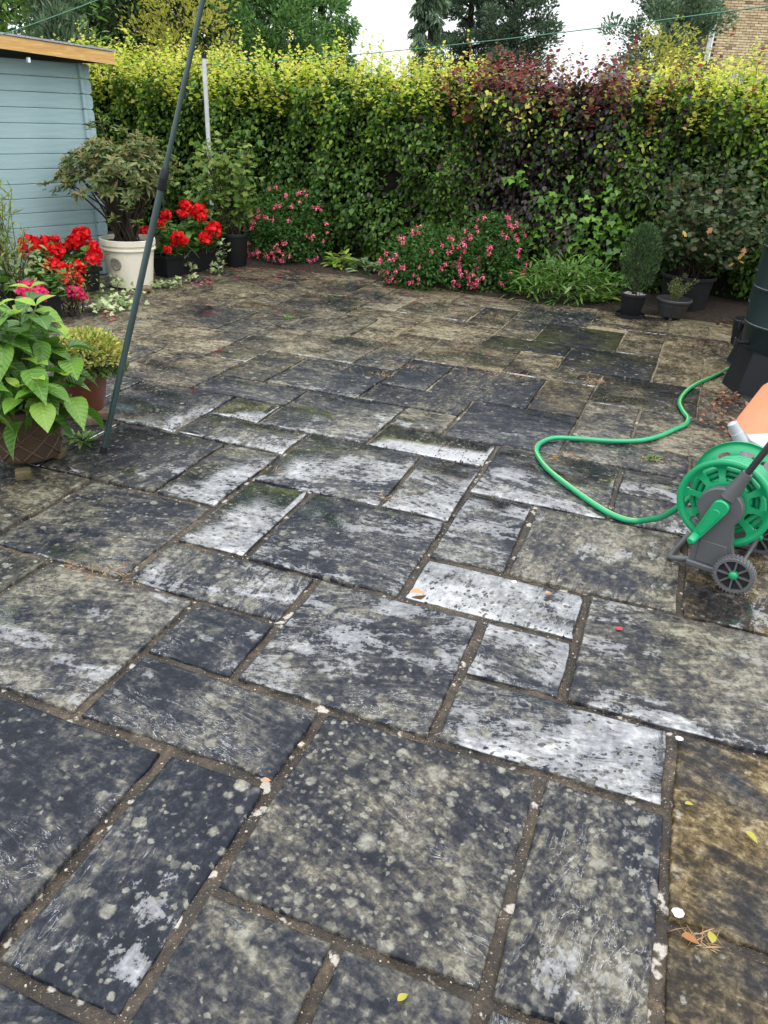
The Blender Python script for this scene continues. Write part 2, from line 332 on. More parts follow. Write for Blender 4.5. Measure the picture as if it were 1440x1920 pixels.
# mortar bed under the slabs, gently lumpy
def mortar_bed():
    nu, nv = 150, 120; v = []; f = []
    for j in range(nv + 1):
        for i in range(nu + 1):
            u = -19.2 + 24.2 * i / nu; vv = -1.5 + 25.0 * j / nv; p = cellw(u, vv); v.append((p.x, p.y, -.011 + random.uniform(-.009, .005) + .005 * math.sin(u * 1.7) * math.sin(vv * 1.3)))
    for j in range(nv):
        for i in range(nu): a = j * (nu + 1) + i; f.append((a, a + 1, a + nu + 2, a + nu + 1))
    return MB().add(v, f)
patio = tag(mortar_bed().build('patio', M_MORTAR, smooth=True), 'weathered riven flagstone patio with brown mortar joints', kind='structure')
S = []   # slabs on the paving grid: u0,u1,v0,v1
def sl_(*a): S.append(a)
for a in [(-7,-5,3,5),(-5,-3,3,4),(-6,-4,1,3),(-4,-3,1,3),(-5,-3,-1,1),(-3,-1,2,4),(-3,-2,0,2),(-2,-1,0,2),(-1,0,2,4),(-1,0,0,2),(-2,0,4,5),
          (0,2,3,5),(0,2,1,3),(-1,1,5,7),(1,3,5,7),(-2,-1,5,6),(-3,-1,6,7),(-4,-2,4,6),(-5,-4,4,5),(-6,-4,5,6),(-5,-3,6,8),(-3,-2,7,9),(-2,0,7,9),(0,2,7,9),(-3,-1,9,11),
          (-8,-6,5,7),(-6,-5,6,8),(-7,-6,7,9),(-9,-7,7,9),(-10,-8,5,7),(-9,-7,3,5),(-8,-6,9,10),(-8,-7,10,11),(-10,-8,9,11),(-12,-10,9,11),(-11,-9,7,9),(-6,-4,8,10),(-4,-3,8,10),(-5,-3,10,11),(-7,-5,10,12),
          (-5,-4,11,12),(-4,-2,11,13),(-6,-4,12,13),(-8,-6,12,14),(-6,-5,13,15),(-5,-3,13,15),(-3,-2,13,15),(-4,-2,15,16),(-4,-3,16,17),(-3,-1,16,18),(-5,-3,17,18),(-2,0,14,16),(0,2,14,16),(-2,-1,12,14),(-1,1,12,14),(1,3,12,14),
          (-2,0,11,12),(0,2,11,12),(-1,1,10,11),(-1,1,9,10),(1,2,9,11),(-1,0,16,18.6),(0,2,16,18.6),(-1,1.3,18.6,20.6),(1.3,3,18.6,20.6),(-1,0,20.6,22.6),(0,2,20.6,22.6),(2,3,20.6,22.6),(-4,-2,18,20),(-2,-1,18,20.4),(-5,-4,18,20),(-5,-3,20,22),(-3,-1,20.4,22.4),
          (-11,-9,11,13),(-9,-7,11,12),(-9,-8,12,14),(-7,-6,14,16),(-6,-4,15,17),(-9,-7,14,16),(-12,-10,13,15),(-10,-9,13,15),(-13,-12,13,15),(-15,-13,13,15),(-11,-10,15,17),(-10,-9,15,16),(-13,-11,15,17),(-15,-13,15,17),(-17,-15,14,16),(-10,-8,16,18),(-8,-7,16,18),(-7,-6,16,17),(-7,-5,17,19),
          (-6,-5,19,21),(-8,-6,19,21),(-9,-8,19,21),(-9,-7,18,19),(-11,-9,18,20),(-12,-10,17,18),(-12,-11,18,20),(-14,-12,17,19),(-14,-12,19,21),(-12,-10,20,22),(-10,-9,20,22),(-9,-7,21,22.4),(-7,-5,21,22.4),(-16,-14,17,19),(-16,-14,19,21),(-14,-12,21,22.6),(-13,-11,11,13),(-15,-13,11,13),
          (-13,-11,7,9),(-8,-6,1,3),(2,4,7,9),(2,4,9,11),(2,4,3,5),(2,3,14,16),(2,4,16,18.6)]: sl_(*a)
occ = set()
for a in S:
    for i in range(math.floor(a[0]), math.ceil(a[1])):
        for j in range(math.floor(a[2]), math.ceil(a[3])): occ.add((i, j))
for j in range(-1, 24):
    for i in range(-19, 3):
        if (i, j) in occ: continue
        wd = 2 if (i + 1, j) not in occ and i < 2 else 1; hh = 2 if all((i + k, j + 1) not in occ for k in range(wd)) and j < 23 else 1
        c = cellw(i + 1, j + 1)
        S.append((i, i + wd, j, j + hh))
        for k in range(wd):
            for l in range(hh): occ.add((i + k, j + l))
# colour character of slabs read off the photo: pale, brown, lichen, wet, green, speck
LOOK = {(-7,-5,3,5):(.42,.1,.15,.52,0,.3),(-5,-3,3,4):(-.05,.05,.03,.25,0,.1),(-6,-4,1,3):(.0,.05,.08,.28,0,.25),(-4,-3,1,3):(-.05,.0,.25,.36,0,.5),(-5,-3,-1,1):(0,0,.3,.25,0,.4),(-3,-1,2,4):(.12,.2,.95,.05,0,.9),(-3,-2,0,2):(.25,.1,.35,.1,.1,.6),(-2,-1,0,2):(.3,.1,.4,.1,.1,.6),
        (-1,0,2,4):(.2,.2,.9,.40,0,.8),(-2,0,4,5):(.36,.0,.22,.66,.05,.4),(0,2,3,5):(.42,1.25,.03,.05,0,.1),(0,2,1,3):(.22,.85,.12,.1,.15,.2),(-1,1,5,7):(.42,.25,.0,.48,0,.1),(-2,-1,5,6):(.42,.05,.05,.74,0,.1),(-3,-1,6,7):(.34,.0,.05,.82,0,.3),(-4,-2,4,6):(.12,.06,.1,.55,0,.3),(-5,-4,4,5):(.03,0,.1,.42,0,.2),
        (-6,-4,5,6):(.25,.0,.05,.62,0,.3),(-5,-3,6,8):(.08,.0,.03,.52,0,.3),(-3,-2,7,9):(.28,.0,.0,.56,0,.2),(-2,0,7,9):(.42,.22,.0,.42,0,.15),(0,2,7,9):(.0,.75,.1,.45,.0,.3),(-3,-1,9,11):(.38,.08,0,.66,0,.15),(-8,-6,5,7):(.22,.1,.15,.42,.15,.4),(-6,-5,6,8):(.25,0,0,.82,0,.2),(-7,-6,7,9):(.3,0,0,.75,0,.3),(-9,-7,7,9):(-.05,.2,.3,.5,.1,.4),(-10,-8,5,7):(.15,.35,.6,.2,.3,.5),(-9,-7,3,5):(.0,.2,.6,.3,.3,.4),
        (-6,-4,8,10):(.25,0,0,.68,0,.2),(-4,-3,8,10):(.35,.1,0,.72,0,.2),(-5,-3,10,11):(.45,.05,0,.92,0,.1),(-7,-5,10,12):(.25,.1,0,.55,0,.2),(-8,-6,9,10):(.3,.05,0,.72,0,.2),(-8,-7,10,11):(.5,.3,0,.75,0,.1),(-10,-8,9,11):(.35,.1,0,.68,0,.2),(-4,-2,11,13):(.02,0,0,.34,0,.1),(-4,-2,18,20):(-.1,.6,0,.35,1.3,.1),(-5,-3,17,18):(-.3,.6,0,.2,.9,.1),(-3,-1,16,18):(-.12,.6,0,.35,.8,.3),(-4,-3,16,17):(.5,1,0,.1,0,0),
        (-6,-4,12,13):(.0,.2,0,.3,.1,.3),(-6,-5,13,15):(-.02,0,0,.1,0,.2),(-8,-6,12,14):(.05,.05,.1,.3,0,.4),(-5,-3,13,15):(-.05,.2,.2,.35,0,.3),(-3,-2,13,15):(.1,.8,0,.3,.2,.1),(-2,0,14,16):(.05,.6,0,.55,.2,.1),(-11,-9,11,13):(.42,.6,0,.45,0,.1),(-9,-7,11,12):(.1,0,0,.4,0,.2),(-9,-8,12,14):(.15,.5,.1,.3,.3,.3),(-12,-10,13,15):(.38,.7,0,.3,0,.1),(-10,-8,16,18):(.3,.5,.2,.2,.2,.5)}
random.seed(11)
for a in S:
    u0, u1, v0, v1 = a; vm_ = (v0 + v1) / 2
    if vm_ > 24 or (vm_ > 21 and u0 < -15): continue
    gp = .10 if vm_ < 6 else max(.045, .10 - .006 * (vm_ - 6)); gp *= random.uniform(.75, 1.2)
    e = gp / 2; x0, x1, y0, y1 = u0 + e - .03, u1 - e - .03, v0 + e + .03, v1 - e + .03
    cu, cv = (x0 + x1) / 2, (y0 + y1) / 2; c = cellw(cu, cv)
    ring = []; n = 9
    for (p, q) in (((x0, y0), (x1, y0)), ((x1, y0), (x1, y1)), ((x1, y1), (x0, y1)), ((x0, y1), (x0, y0))):
        ph = random.uniform(0, 6); am = random.uniform(.003, .012)
        for k in range(n):
            t = k / n; jit = .006 if k == 0 else 0
            ring.append((p[0] + (q[0] - p[0]) * t + am * math.sin(ph + t * 5) + random.uniform(-.007, .007) + (jit * (1 if q[0] > p[0] else -1 if q[0] < p[0] else 0)),
                         p[1] + (q[1] - p[1]) * t + am * math.cos(ph + t * 4) + random.uniform(-.007, .007)))
    tx, ty = random.uniform(-.006, .006), random.uniform(-.006, .006); dz = random.uniform(-.003, .003)
    def W(u, v, z):
        w_ = cellw(u, v) - c; return (w_.x, w_.y, z + w_.x * tx + w_.y * ty + dz)
    m = len(ring); V = []
    for z, ins in ((-.035, 0.0), (-.005, -.004), (-.001, .006), (0.0, .022)):
        for (u, v) in ring:
            d = math.hypot(u - cu, v - cv); kx = 1 - ins / max(abs(x1 - x0) / 2, .3); ky = 1 - ins / max(abs(y1 - y0) / 2, .3)
            V.append(W(cu + (u - cu) * kx, cv + (v - cv) * ky, z))
    F = [(r * m + i, r * m + (i + 1) % m, (r + 1) * m + (i + 1) % m, (r + 1) * m + i) for r in range(3) for i in range(m)] + [tuple(range(3 * m, 4 * m))]
    o = MB().add(V, F).build('slab', M_SLAB, patio, smooth=True); o.location = c
    far = min(max((vm_ - 9) / 8, 0), 1)
    lk = LOOK.get(a) or (random.uniform(.05, .35) + .26 * far, random.uniform(.0, .25) + .8 * far * random.uniform(.5, 1), random.uniform(0, .2) * (1 - far), random.uniform(.2, .6), random.choice((0, 0, .1, .35)) * far, random.uniform(.1, .5))
    for k, v in zip(('pale', 'brown', 'lichen', 'wet', 'green', 'speck'), lk): o[k] = float(v if a[0] == 0 or k != 'brown' else v * .72 + .05)
    o['grain'] = random.choice((AZ, AZ, AZ + 1.57)) + random.uniform(-.35, .35)
# planting bed along the hedge and under the shed
bed = MB(); ev = []; N = 60
for i in range(N + 1):
    u = -22 + 28 * i / N; fr = 22.62 + .12 * math.sin(u * .55 + 1.0) + .12 * math.sin(u * 2.1)
    if u < -13.5: fr = 22.62 - (-13.5 - u) * .6
    for k, (vv, z) in enumerate(((fr, -.02), (fr + .12, .012), (fr + .8, .035), (28, .05))):
        p = cellw(u, vv); ev.append((p.x, p.y, z + random.uniform(-.008, .008)))
bed.add(ev, [(i * 4 + k, i * 4 + 4 + k, i * 4 + 5 + k, i * 4 + 1 + k) for i in range(N) for k in range(3)])
tag(bed.build('flower_bed', M_SOIL, smooth=True), kind='structure')

# ================================================================== HEDGE
def rampG(*cols): return [(i / max(len(cols) - 1, 1), c) for i, c in enumerate(cols)]
L_BEECH = leafm('beech_leaf_green', rampG((.018, .044, .009), (.034, .080, .014), (.052, .112, .019), (.080, .155, .027), (.15, .24, .04)), .28, .36, .35)
L_BEECHN = leafm('beech_leaf_young', rampG((.18, .30, .035), (.34, .44, .06), (.50, .55, .09), (.62, .60, .14), (.56, .47, .15)), .45, .42, .4)
L_COP = leafm('copper_leaf_dark', rampG((.012, .010, .012), (.022, .016, .017), (.034, .021, .020), (.050, .028, .024), (.03, .05, .015)), .15, .36, .5)
L_COPN = leafm('copper_leaf_young', rampG((.06, .025, .030), (.12, .035, .042), (.28, .055, .07), (.16, .06, .05), (.32, .33, .07)), .4, .42, .4)
L_FRESH = leafm('beech_leaf_fresh', rampG((.06, .14, .018), (.10, .20, .025), (.16, .27, .03), (.26, .34, .045)), .35, .4, .35)
M_TWIG = plain('bark_brown', (.05, .035, .025), (.022, .016, .012), 20, .8, .3, .5, 90)
M_CORE = plain('hedge_gap_shade', (.010, .012, .006), (.004, .005, .003), 30, .9, .1, .6, 40)  # near black: shade deep inside the hedge put into the colour
HV = 25.3
hx = np.array([ca * MU, -sa * MU]); hy = np.array([sa, ca])
def hedge_pt(u, dep, z):          # u in cells along the hedge, dep metres behind its face
    U = u * MU + OU; V = HV * MV + OV + dep
    return np.stack([ca * U + sa * V, -sa * U + ca * V, z], -1)
OUT = np.array([-sa, -ca, 0.0])
def hedge(name, label, u0, u1, dens, lm, ln, top, grow, seed, soft0=.0, soft1=.0, mixin=None):
    global RNG; RNG = np.random.default_rng(seed)
    wm = (u1 - u0) * MU; root = empty(name, tuple(hedge_pt(np.array((u0 + u1) / 2), .35, 0.0)), 0, label, 'hedge', None)
    inv = Vector(root.location); OFF = np.array(inv)
    # woody stems
    b = MB(); nn = max(int(wm / .25), 2)
    for k in range(int(wm / .45) + 1):
        u = u0 + (u1 - u0) * (k + .5) / (int(wm / .45) + 1); p = hedge_pt(np.array(u), .32 + random.uniform(-.06, .06), 0.0) - OFF
        for s in range(4):
            q = p + np.array([random.uniform(-.2, .2), random.uniform(-.12, .12), top * random.uniform(.75, 1.02)])
            b.tube([tuple(p), tuple(p * .5 + q * .5 + np.array([random.uniform(-.05, .05)] * 3)), tuple(q)], [.016, .011, .005], 6)
    b.build('trunk', M_TWIG, root)
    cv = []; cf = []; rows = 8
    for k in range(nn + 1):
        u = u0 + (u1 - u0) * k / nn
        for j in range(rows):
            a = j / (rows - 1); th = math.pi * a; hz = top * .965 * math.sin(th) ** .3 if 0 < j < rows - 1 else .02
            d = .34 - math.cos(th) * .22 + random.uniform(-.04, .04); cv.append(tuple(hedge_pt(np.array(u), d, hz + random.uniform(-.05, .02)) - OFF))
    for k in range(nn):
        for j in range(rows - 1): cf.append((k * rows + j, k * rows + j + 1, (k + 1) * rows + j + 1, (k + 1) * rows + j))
    MB().add(cv, cf).build('dark_core_shell', M_CORE, root)  # closed dark shell standing in for the shade behind the leaves
    # clipped face, top and back
    n = int(dens * wm * top); uu = RNG.uniform(u0, u1, n)
    if soft0: uu = np.where(RNG.random(n) < .12, u0 + RNG.normal(size=n) * soft0, uu)
    if soft1: uu = np.where(RNG.random(n) < .12, u1 + RNG.normal(size=n) * soft1, uu)
    zz = top * RNG.uniform(.03, 1.02, n); lump = .07 * np.sin(uu * 1.9 + zz * 3.1) + .05 * np.sin(uu * 4.3 - zz * 5 + 1) + .05 * np.sin(zz * 7 + uu)
    hol = np.sin(uu * 2.7 + 2 * np.sin(zz * 2.9)) * np.sin(zz * 6.1 + uu * 1.3); dep = lump + np.where(hol > .62, .10, 0) + RNG.exponential(.055, n) - .03 + np.where(zz < .35, .12 * (1 - zz / .35), 0)
    P = hedge_pt(uu, dep, zz) - OFF
    D = OUT * RNG.uniform(.3, 1.1, (n, 1)) + np.array([0, 0, -1.0]) * RNG.uniform(.1, 1.2, (n, 1)) + RNG.normal(size=(n, 3)) * .5
    Nn = OUT * .8 + np.array([0, 0, .9]) + RNG.normal(size=(n, 3)) * .38
    L = RNG.uniform(.034, .066, n) * np.where(RNG.random(n) < .12, 1.3, 1.0)
    leaf_mesh('foliage', P, D, Nn, L, L * RNG.uniform(.58, .72, n), BEECH, lm, root)
    if mixin is not None:          # leaves of the second kind woven into the face
        for (lm2, frac, zlo, nm_) in mixin:
            m = int(n * frac); uu = RNG.uniform(u0, u1, m); zz = top * (zlo + (1.03 - zlo) * np.sqrt(RNG.random(m))) if zlo > 0 else top * RNG.uniform(.05, 1.0, m); keep = np.sin(uu * 2.3 + 1.3 * np.sin(zz * 4 + uu)) + np.sin(uu * .9 + zz * 5) > RNG.normal(size=m) * .9 - (.8 if zlo > 0 else -.1)
            uu, zz = uu[keep], zz[keep]; m = len(uu); P = hedge_pt(uu, .07 * np.sin(uu * 1.9 + zz * 3.1) + .05 * np.sin(uu * 4.3 - zz * 5 + 1) + .05 * np.sin(zz * 7 + uu) - .055 + RNG.exponential(.03, m), zz) - OFF; L = RNG.uniform(.034, .066, m)
            leaf_mesh(nm_, P, OUT * RNG.uniform(.2, 1.1, (m, 1)) + np.array([0, 0, -1.0]) * RNG.uniform(-.2, 1.0, (m, 1)) + RNG.normal(size=(m, 3)) * .6, OUT * .7 + np.array([0, 0, .9]) + RNG.normal(size=(m, 3)) * .45, L, L * .64, BEECH, lm2, root)
    n2 = int(n * .5); uu = RNG.uniform(u0, u1, n2); P = hedge_pt(uu, RNG.uniform(.05, .75, n2), top + RNG.normal(size=n2) * .07) - OFF
    leaf_mesh('top_foliage', P, rdir(n2), RNG.normal(size=(n2, 3)) * .5 + np.array([0, 0, 1.]), RNG.uniform(.045, .08, n2), .045, BEECH, lm, root)
    # unclipped young shoots
    ns = int(wm * grow); PS, DS, NS, LS = [], [], [], []; tw = MB()
    for k in range(ns):
        u = RNG.uniform(u0, u1) + (RNG.normal() * (soft0 + soft1) * .4); d = RNG.uniform(-.1, .7)
        h = RNG.uniform(.16, .50) * (1.35 if RNG.random() < .12 else 1); z0 = top - RNG.uniform(0, .28 if d < .1 else .1)
        p0 = hedge_pt(np.array(u), d, z0) - OFF; lean = np.array([RNG.normal() * .3, RNG.normal() * .3, 1.0]) + OUT * (.35 if d < .12 else 0); lean /= np.linalg.norm(lean)
        m = int(h / .024) + 2; p1 = p0 + lean * h
        if k % 2 == 0: tw.tube([tuple(p0), tuple(p1)], [.0028, .0012], 3, False)
        for j in range(m):
            t = (j + RNG.uniform(0, .6)) / m; PS.append(p0 + lean * h * t); a = RNG.uniform(0, 6.28); DS.append(np.array([math.cos(a), math.sin(a), RNG.uniform(-.1, .8)])); NS.append(RNG.normal(size=3) * .5 + np.array([0, 0, .8])); LS.append(RNG.uniform(.03, .07) * (1.1 - .35 * t))
    LS = np.array(LS)
    leaf_mesh('young_shoots', PS, DS, NS, LS, LS * .62, BEECH, ln, root); tag(tw.build('shoot_stems', M_TWIG, root), kind='stuff')
    return root
hedge('beech_hedge', 'long green beech hedge with yellow-green young top growth left of the copper section', -24, -8.0, 2500, L_BEECH, L_BEECHN, 1.66, 190, 1, 0, .5, [(L_FRESH, .16, .55, 'fresh_foliage'), (L_FRESH, .05, 0, 'light_leaves')])
hedge('copper_beech_hedge', 'dark purple copper beech section of the hedge with red young leaves', -8.6, -2.0, 2300, L_COP, L_COPN, 1.68, 125, 2, 1.3, 1.0, [(L_BEECH, .38, 0, 'green_leaves'), (L_BEECHN, .05, .7, 'yellow_leaves')])
hedge('beech_hedge', 'short green beech hedge section at right with ragged yellow top below the brick house', -3.0, 5, 2300, L_BEECH, L_BEECHN, 1.70, 180, 3, .5, 0, [(L_FRESH, .14, .55, 'fresh_foliage'), (L_COP, .06, .3, 'copper_leaves'), (L_FRESH, .05, 0, 'light_leaves')])
RNG = np.random.default_rng(21)
# yellow-green beech mixed into the copper section top, red into its neighbour
def ivy_patch(name, label, spots, mat, seed, ln=(.045, .085), cat='ivy'):
    rg = np.random.default_rng(seed); P = []; root = empty(name, tuple(hedge_pt(np.array(spots[0][0]), 0, 0.0)), 0, label, cat); OFF = np.array(root.location)
    st = MB()
    for (u, z, su, sz, n) in spots:
        for k in range(n): P.append(hedge_pt(np.array(u + rg.normal() * su), -.07 + rg.normal() * .03, max(.05, z + rg.normal() * sz)) - OFF)
        a = hedge_pt(np.array(u), .02, .0) - OFF; b = hedge_pt(np.array(u + rg.normal() * .2), -.03, z + sz) - OFF; st.tube([tuple(a), tuple((a + b) / 2 + rg.normal(size=3) * .04), tuple(b)], [.007, .005, .003], 5)
    n = len(P); L = rg.uniform(ln[0], ln[1], n)
    leaf_mesh('foliage', P, OUT * .6 + np.array([0, 0, -.8]) + rg.normal(size=(n, 3)) * .45, OUT + np.array([0, 0, .7]) + rg.normal(size=(n, 3)) * .3, L, L, IVY, mat, root); st.build('stem', M_TWIG, root)
L_IVY = leafm('ivy_leaf', rampG((.03, .09, .012), (.07, .17, .02), (.13, .27, .03), (.18, .32, .05)), .25, .35, .5)
ivy_patch('climbing_ivy', 'bright green ivy climbing the lower copper hedge above the leafy perennial clump', [(-5.2, .55, .35, .13, 60), (-4.4, .45, .3, .12, 80), (-3.6, .62, .35, .2, 70), (-3.0, .85, .3, .16, 50), (-4.9, .85, .4, .08, 30), (-2.6, .45, .4, .15, 60), (-6.2, 1.0, .3, .05, 18)], L_IVY, 5)

# ================================================================== TREES BEYOND THE HEDGE
def tree(name, label, px, Y, H, crown, n, lm, ll, T=OVAL, asp=.6, seed=0, cat='tree', trunk_r=.14, kind='round', group=None, up=.0, fill=.55):
    rg = np.random.default_rng(seed + 100); b = at(px, 150, Y); root = empty(name, (b.x, b.y, 0), rg.uniform(0, 6), label, cat, group)
    tb = MB(); top = H * .9
    tb.tube([(0, 0, -.05), (rg.normal() * .06, rg.normal() * .06, H * .3), (rg.normal() * .1, rg.normal() * .1, top)], [trunk_r, trunk_r * .7, trunk_r * .15], 9)
    limbs = []
    P = []; 
    nb = 34
    for k in range(nb):
        z = H * (.12 + .8 * (k + rg.uniform(0, .8)) / nb); a = k * 2.4 + rg.uniform(-.4, .4); t = z / H
        if kind == 'cone': r = crown * (1 - t) ** .8 * 1.05 + .12; dz = .12 * r if not up else up * r
        elif kind == 'pine': r = crown * math.sin(math.pi * min(1, max(.08, t))) ** .6 * rg.uniform(.6, 1.1); dz = .25 * r
        else: r = crown * math.sqrt(max(.05, 1 - ((t - .55) / .5) ** 2)) * rg.uniform(.75, 1.08); dz = .35 * r
        e = np.array([math.cos(a) * r, math.sin(a) * r, z + dz]); s = np.array([0, 0, z]); limbs.append((s, e))
        tb.tube([tuple(s), tuple((s + e) / 2 + np.array([0, 0, .05 * r])), tuple(e)], [trunk_r * .35 * (1 - .6 * t), trunk_r * .22 * (1 - .6 * t), .008], 5)
    tb.build('trunk', M_TWIG, root, True)
    per = n // nb; PP = []; DD = []
    for s, e in limbs:
        ln_ = np.linalg.norm(e - s); nc = 4 if kind != 'cone' else 5
        for c in range(nc):
            m = per // nc; tt = .25 + .8 * (c + rg.uniform(.2, .8)) / nc; ctr = s + (e - s) * tt + rg.normal(size=3) * .10 * crown
            rad = (.27 if kind != 'pine' else .30) * crown * rg.uniform(.7, 1.25); q = rg.normal(size=(m, 3)); q = nrm(q) * (rg.random((m, 1)) ** .4) * rad; q[:, 2] *= .75 if kind != 'pine' else .5
            PP.append(ctr + q); d = q * 1.2 / rad + (e - s) / max(ln_, .1) * .6 + np.array([0, 0, up]) + rg.normal(size=(m, 3)) * .45; DD.append(d)
    P = np.concatenate(PP); D = np.concatenate(DD); m = len(P); L = rg.uniform(.7, 1.3, m) * ll
    leaf_mesh('crown', P, D, rg.normal(size=(m, 3)) * .6 + np.array([0, 0, .8]), L, L * asp, T, lm, root)
    return root
L_DARK = leafm('tree_leaf_dark', rampG((.025, .053, .024), (.042, .084, .034), (.070, .126, .045), (.119, .196, .063)), .25, .5, .4)
L_MID = leafm('tree_leaf_mid', rampG((.057, .127, .029), (.103, .196, .040), (.161, .276, .057), (.230, .356, .086)), .35, .45, .4)
L_MID2 = leafm('tree_leaf_soft', rampG((.045, .098, .033), (.075, .150, .045), (.120, .210, .068), (.180, .285, .090)), .3, .5, .3)
L_THUJA = leafm('conifer_spray_green', rampG((.047, .108, .038), (.081, .176, .054), (.135, .257, .074), (.203, .338, .101)), .2, .6, .3)
L_GREYC = leafm('conifer_spray_grey', rampG((.054, .101, .068), (.101, .162, .101), (.162, .230, .142), (.243, .311, .203)), .2, .6, .3)
L_PINE = leafm('pine_needles', rampG((.045, .075, .057), (.075, .120, .083), (.120, .173, .112), (.165, .225, .150)), .15, .6, .3)
L_GOLD = leafm('golden_shrub_leaf', rampG((.16, .18, .03), (.28, .27, .05), (.36, .33, .07), (.20, .24, .04)), .4, .5, .3)
tree('broadleaf_tree', 'bright green tree with long hanging leaves behind the shed roof', 20, 11.5, 5.0, 1.15, 9000, L_MID, .12, LANCE, .3, 1, trunk_r=.09)
tree('juniper_bush', 'upright grey-green juniper rising behind the shed roof', 118, 10.8, 2.75, .42, 6000, L_GREYC, .09, SPRAY, .25, 2, 'bush', .06, 'cone', up=.9)
tree('broadleaf_tree', 'dark green tree with drooping branches behind the washing line prop', 225, 16, 6.5, 2.1, 30000, L_DARK, .11, OVAL, .5, 3)
tree('broadleaf_tree', 'dark shady tree right of the washing line prop, behind the golden shrub', 400, 19, 7.0, 2.2, 28000, L_DARK, .12, OVAL, .5, 4)
tree('broadleaf_tree', 'mid green rounded tree between juniper and washing line prop', 165, 19, 7.0, 2.0, 26000, L_MID2, .12, OVAL, .5, 14)
tree('golden_shrub', 'feathery golden shrub poking above the hedge beside the white line post', 345, 11.2, 2.75, .75, 6500, L_GOLD, .055, OVAL, .5, 5, 'shrub', .05, up=.6)
tree('cypress_tree', 'rounded mid green cypress behind the hedge left of the sky gap', 520, 15, 4.6, 1.0, 26000, L_THUJA, .075, OVAL, .5, 6, trunk_r=.12, up=.5)
tree('cypress_tree', 'tall cypress with drooping sprays just left of the sky gap', 600, 18, 7.5, .85, 24000, L_THUJA, .11, OVAL, .42, 7, trunk_r=.14, kind='cone', up=-.5)
tree('weeping_cypress', 'slim pale weeping cypress in front of the distant pines', 795, 24, 6.2, .5, 9000, L_GREYC, .17, SPRAY, .3, 8, trunk_r=.1, kind='cone', up=-1.1)
tree('pine_tree', 'distant dark pine with open crown, left one beside the weeping cypress', 872, 38, 9.5, 1.7, 30000, L_PINE, .15, OVAL, .45, 9, trunk_r=.26, kind='pine', up=.6)
tree('pine_tree', 'distant spreading dark pine right of its slimmer neighbour', 952, 36, 9.0, 1.8, 32000, L_PINE, .15, OVAL, .45, 10, trunk_r=.26, kind='pine', up=.6)
tree('conifer_tree', 'big blue-green conifer left of the brick house', 1240, 22, 6.6, 1.25, 32000, L_GREYC, .10, OVAL, .45, 11, trunk_r=.18, kind='round', up=.7)
tree('golden_shrub', 'loose golden shrub in front of the big conifer at right', 1245, 12.5, 2.75, .62, 4500, L_GOLD, .06, LANCE, .35, 12, 'shrub', .05, up=-.4)
# far wooded skyline so that the gaps end in trees, well behind everything
L_FAR = leafm('far_wood_leaf', rampG((.03, .05, .03), (.05, .08, .045), (.07, .10, .055)), .2, .6, .2)

# ================================================================== BRICK HOUSE
M_WHITE = plain('white_upvc', (.78, .79, .80), (.66, .67, .68), 3, .4, .5)
M_ROOF = plain('roof_tile_brown', (.09, .06, .05), (.05, .035, .03), 6, .8, .3, .5, 20)
M_MORT2 = plain('brick_mortar', (.13, .105, .085), (.075, .06, .05), 20, .9, .2)
hc = at(1331, 100, 30); house = empty('brick_house', (hc.x, hc.y, 0), math.radians(-3), 'buff brick house with white downpipe at upper right beyond the hedge', 'house')
b = MB(); b.box((4.5, 4.0, 3.1), (9.0, 7.9, 6.2)); wall = b.build('wall', M_MORT2, house)
BL, BH = .225, .075
bm = MB().box((0, 0, 0), (.214, .05, .064), bev=.004).mesh('brick', M_BRICK)
cnt = 0; rest = MB()
for r in range(82):
    z = BH * (r + .5)
    for c in range(40):
        xx = (c + (.5 if r % 2 else 0) + .5) * BL
        if xx > 8.85: continue
        if 36 <= r < 73 and c < 8:
            o = link(bpy.data.objects.new('brick', bm), wall); o.location = (xx, .045 - .02 - random.uniform(0, .012), z); o.rotation_euler = (0, random.uniform(-.01, .01), random.uniform(-.02, .02))
        else: rest.box((xx, .03, z), (.214, .05, .064))
tag(rest.build('brickwork', M_BRICK, wall), kind='stuff')
b = MB(); b.add([(-.3, -.4, 6.2), (9.3, -.4, 6.2), (9.3, 4, 8.8), (-.3, 4, 8.8), (-.3, 8.4, 6.2), (9.3, 8.4, 6.2), (-.3, -.4, 6.05), (9.3, -.4, 6.05), (9.3, 8.4, 6.05), (-.3, 8.4, 6.05)],
                [(0, 1, 2, 3), (3, 2, 5, 4), (0, 6, 7, 1), (4, 5, 8, 9), (0, 3, 4, 9, 6), (1, 7, 8, 5, 2), (6, 9, 8, 7)])
b.build('roof', M_ROOF, house)
b = MB(); b.tube([(-.10, -.02, 0), (-.10, -.02, 6.05)], .06, 12); 
for z in (1.2, 3.0, 4.9): b.tube([(-.10, -.02, z), (-.10, -.02, z + .09)], .075, 12)
b.build('downpipe', plain('grey_white_pipe', (.55, .56, .58), (.45, .46, .48), 4, .45), house, 'auto')
b = MB(); b.box((-.012, .0, 3.05), (.05, .09, 6.1)); b.build('corner_board', M_WHITE, house)
# low flat-roofed outbuilding just behind the hedge
p = at(1300, 135, 12.2); ob = empty('garden_outbuilding', (p.x, p.y, 0), -AZ, 'low grey flat-roofed outbuilding half hidden behind the right hedge', 'outbuilding')
MB().box((.6, 1.0, 1.0), (3.4, 2.0, 2.0)).build('wall', plain('rendered_wall', (.30, .29, .27), None, 4, .9), ob)
MB().box((.6, 1.0, 2.07), (3.7, 2.3, .10), bev=.01).build('roof', plain('grey_felt', (.22, .23, .24), (.15, .16, .17), 10, .85), ob)

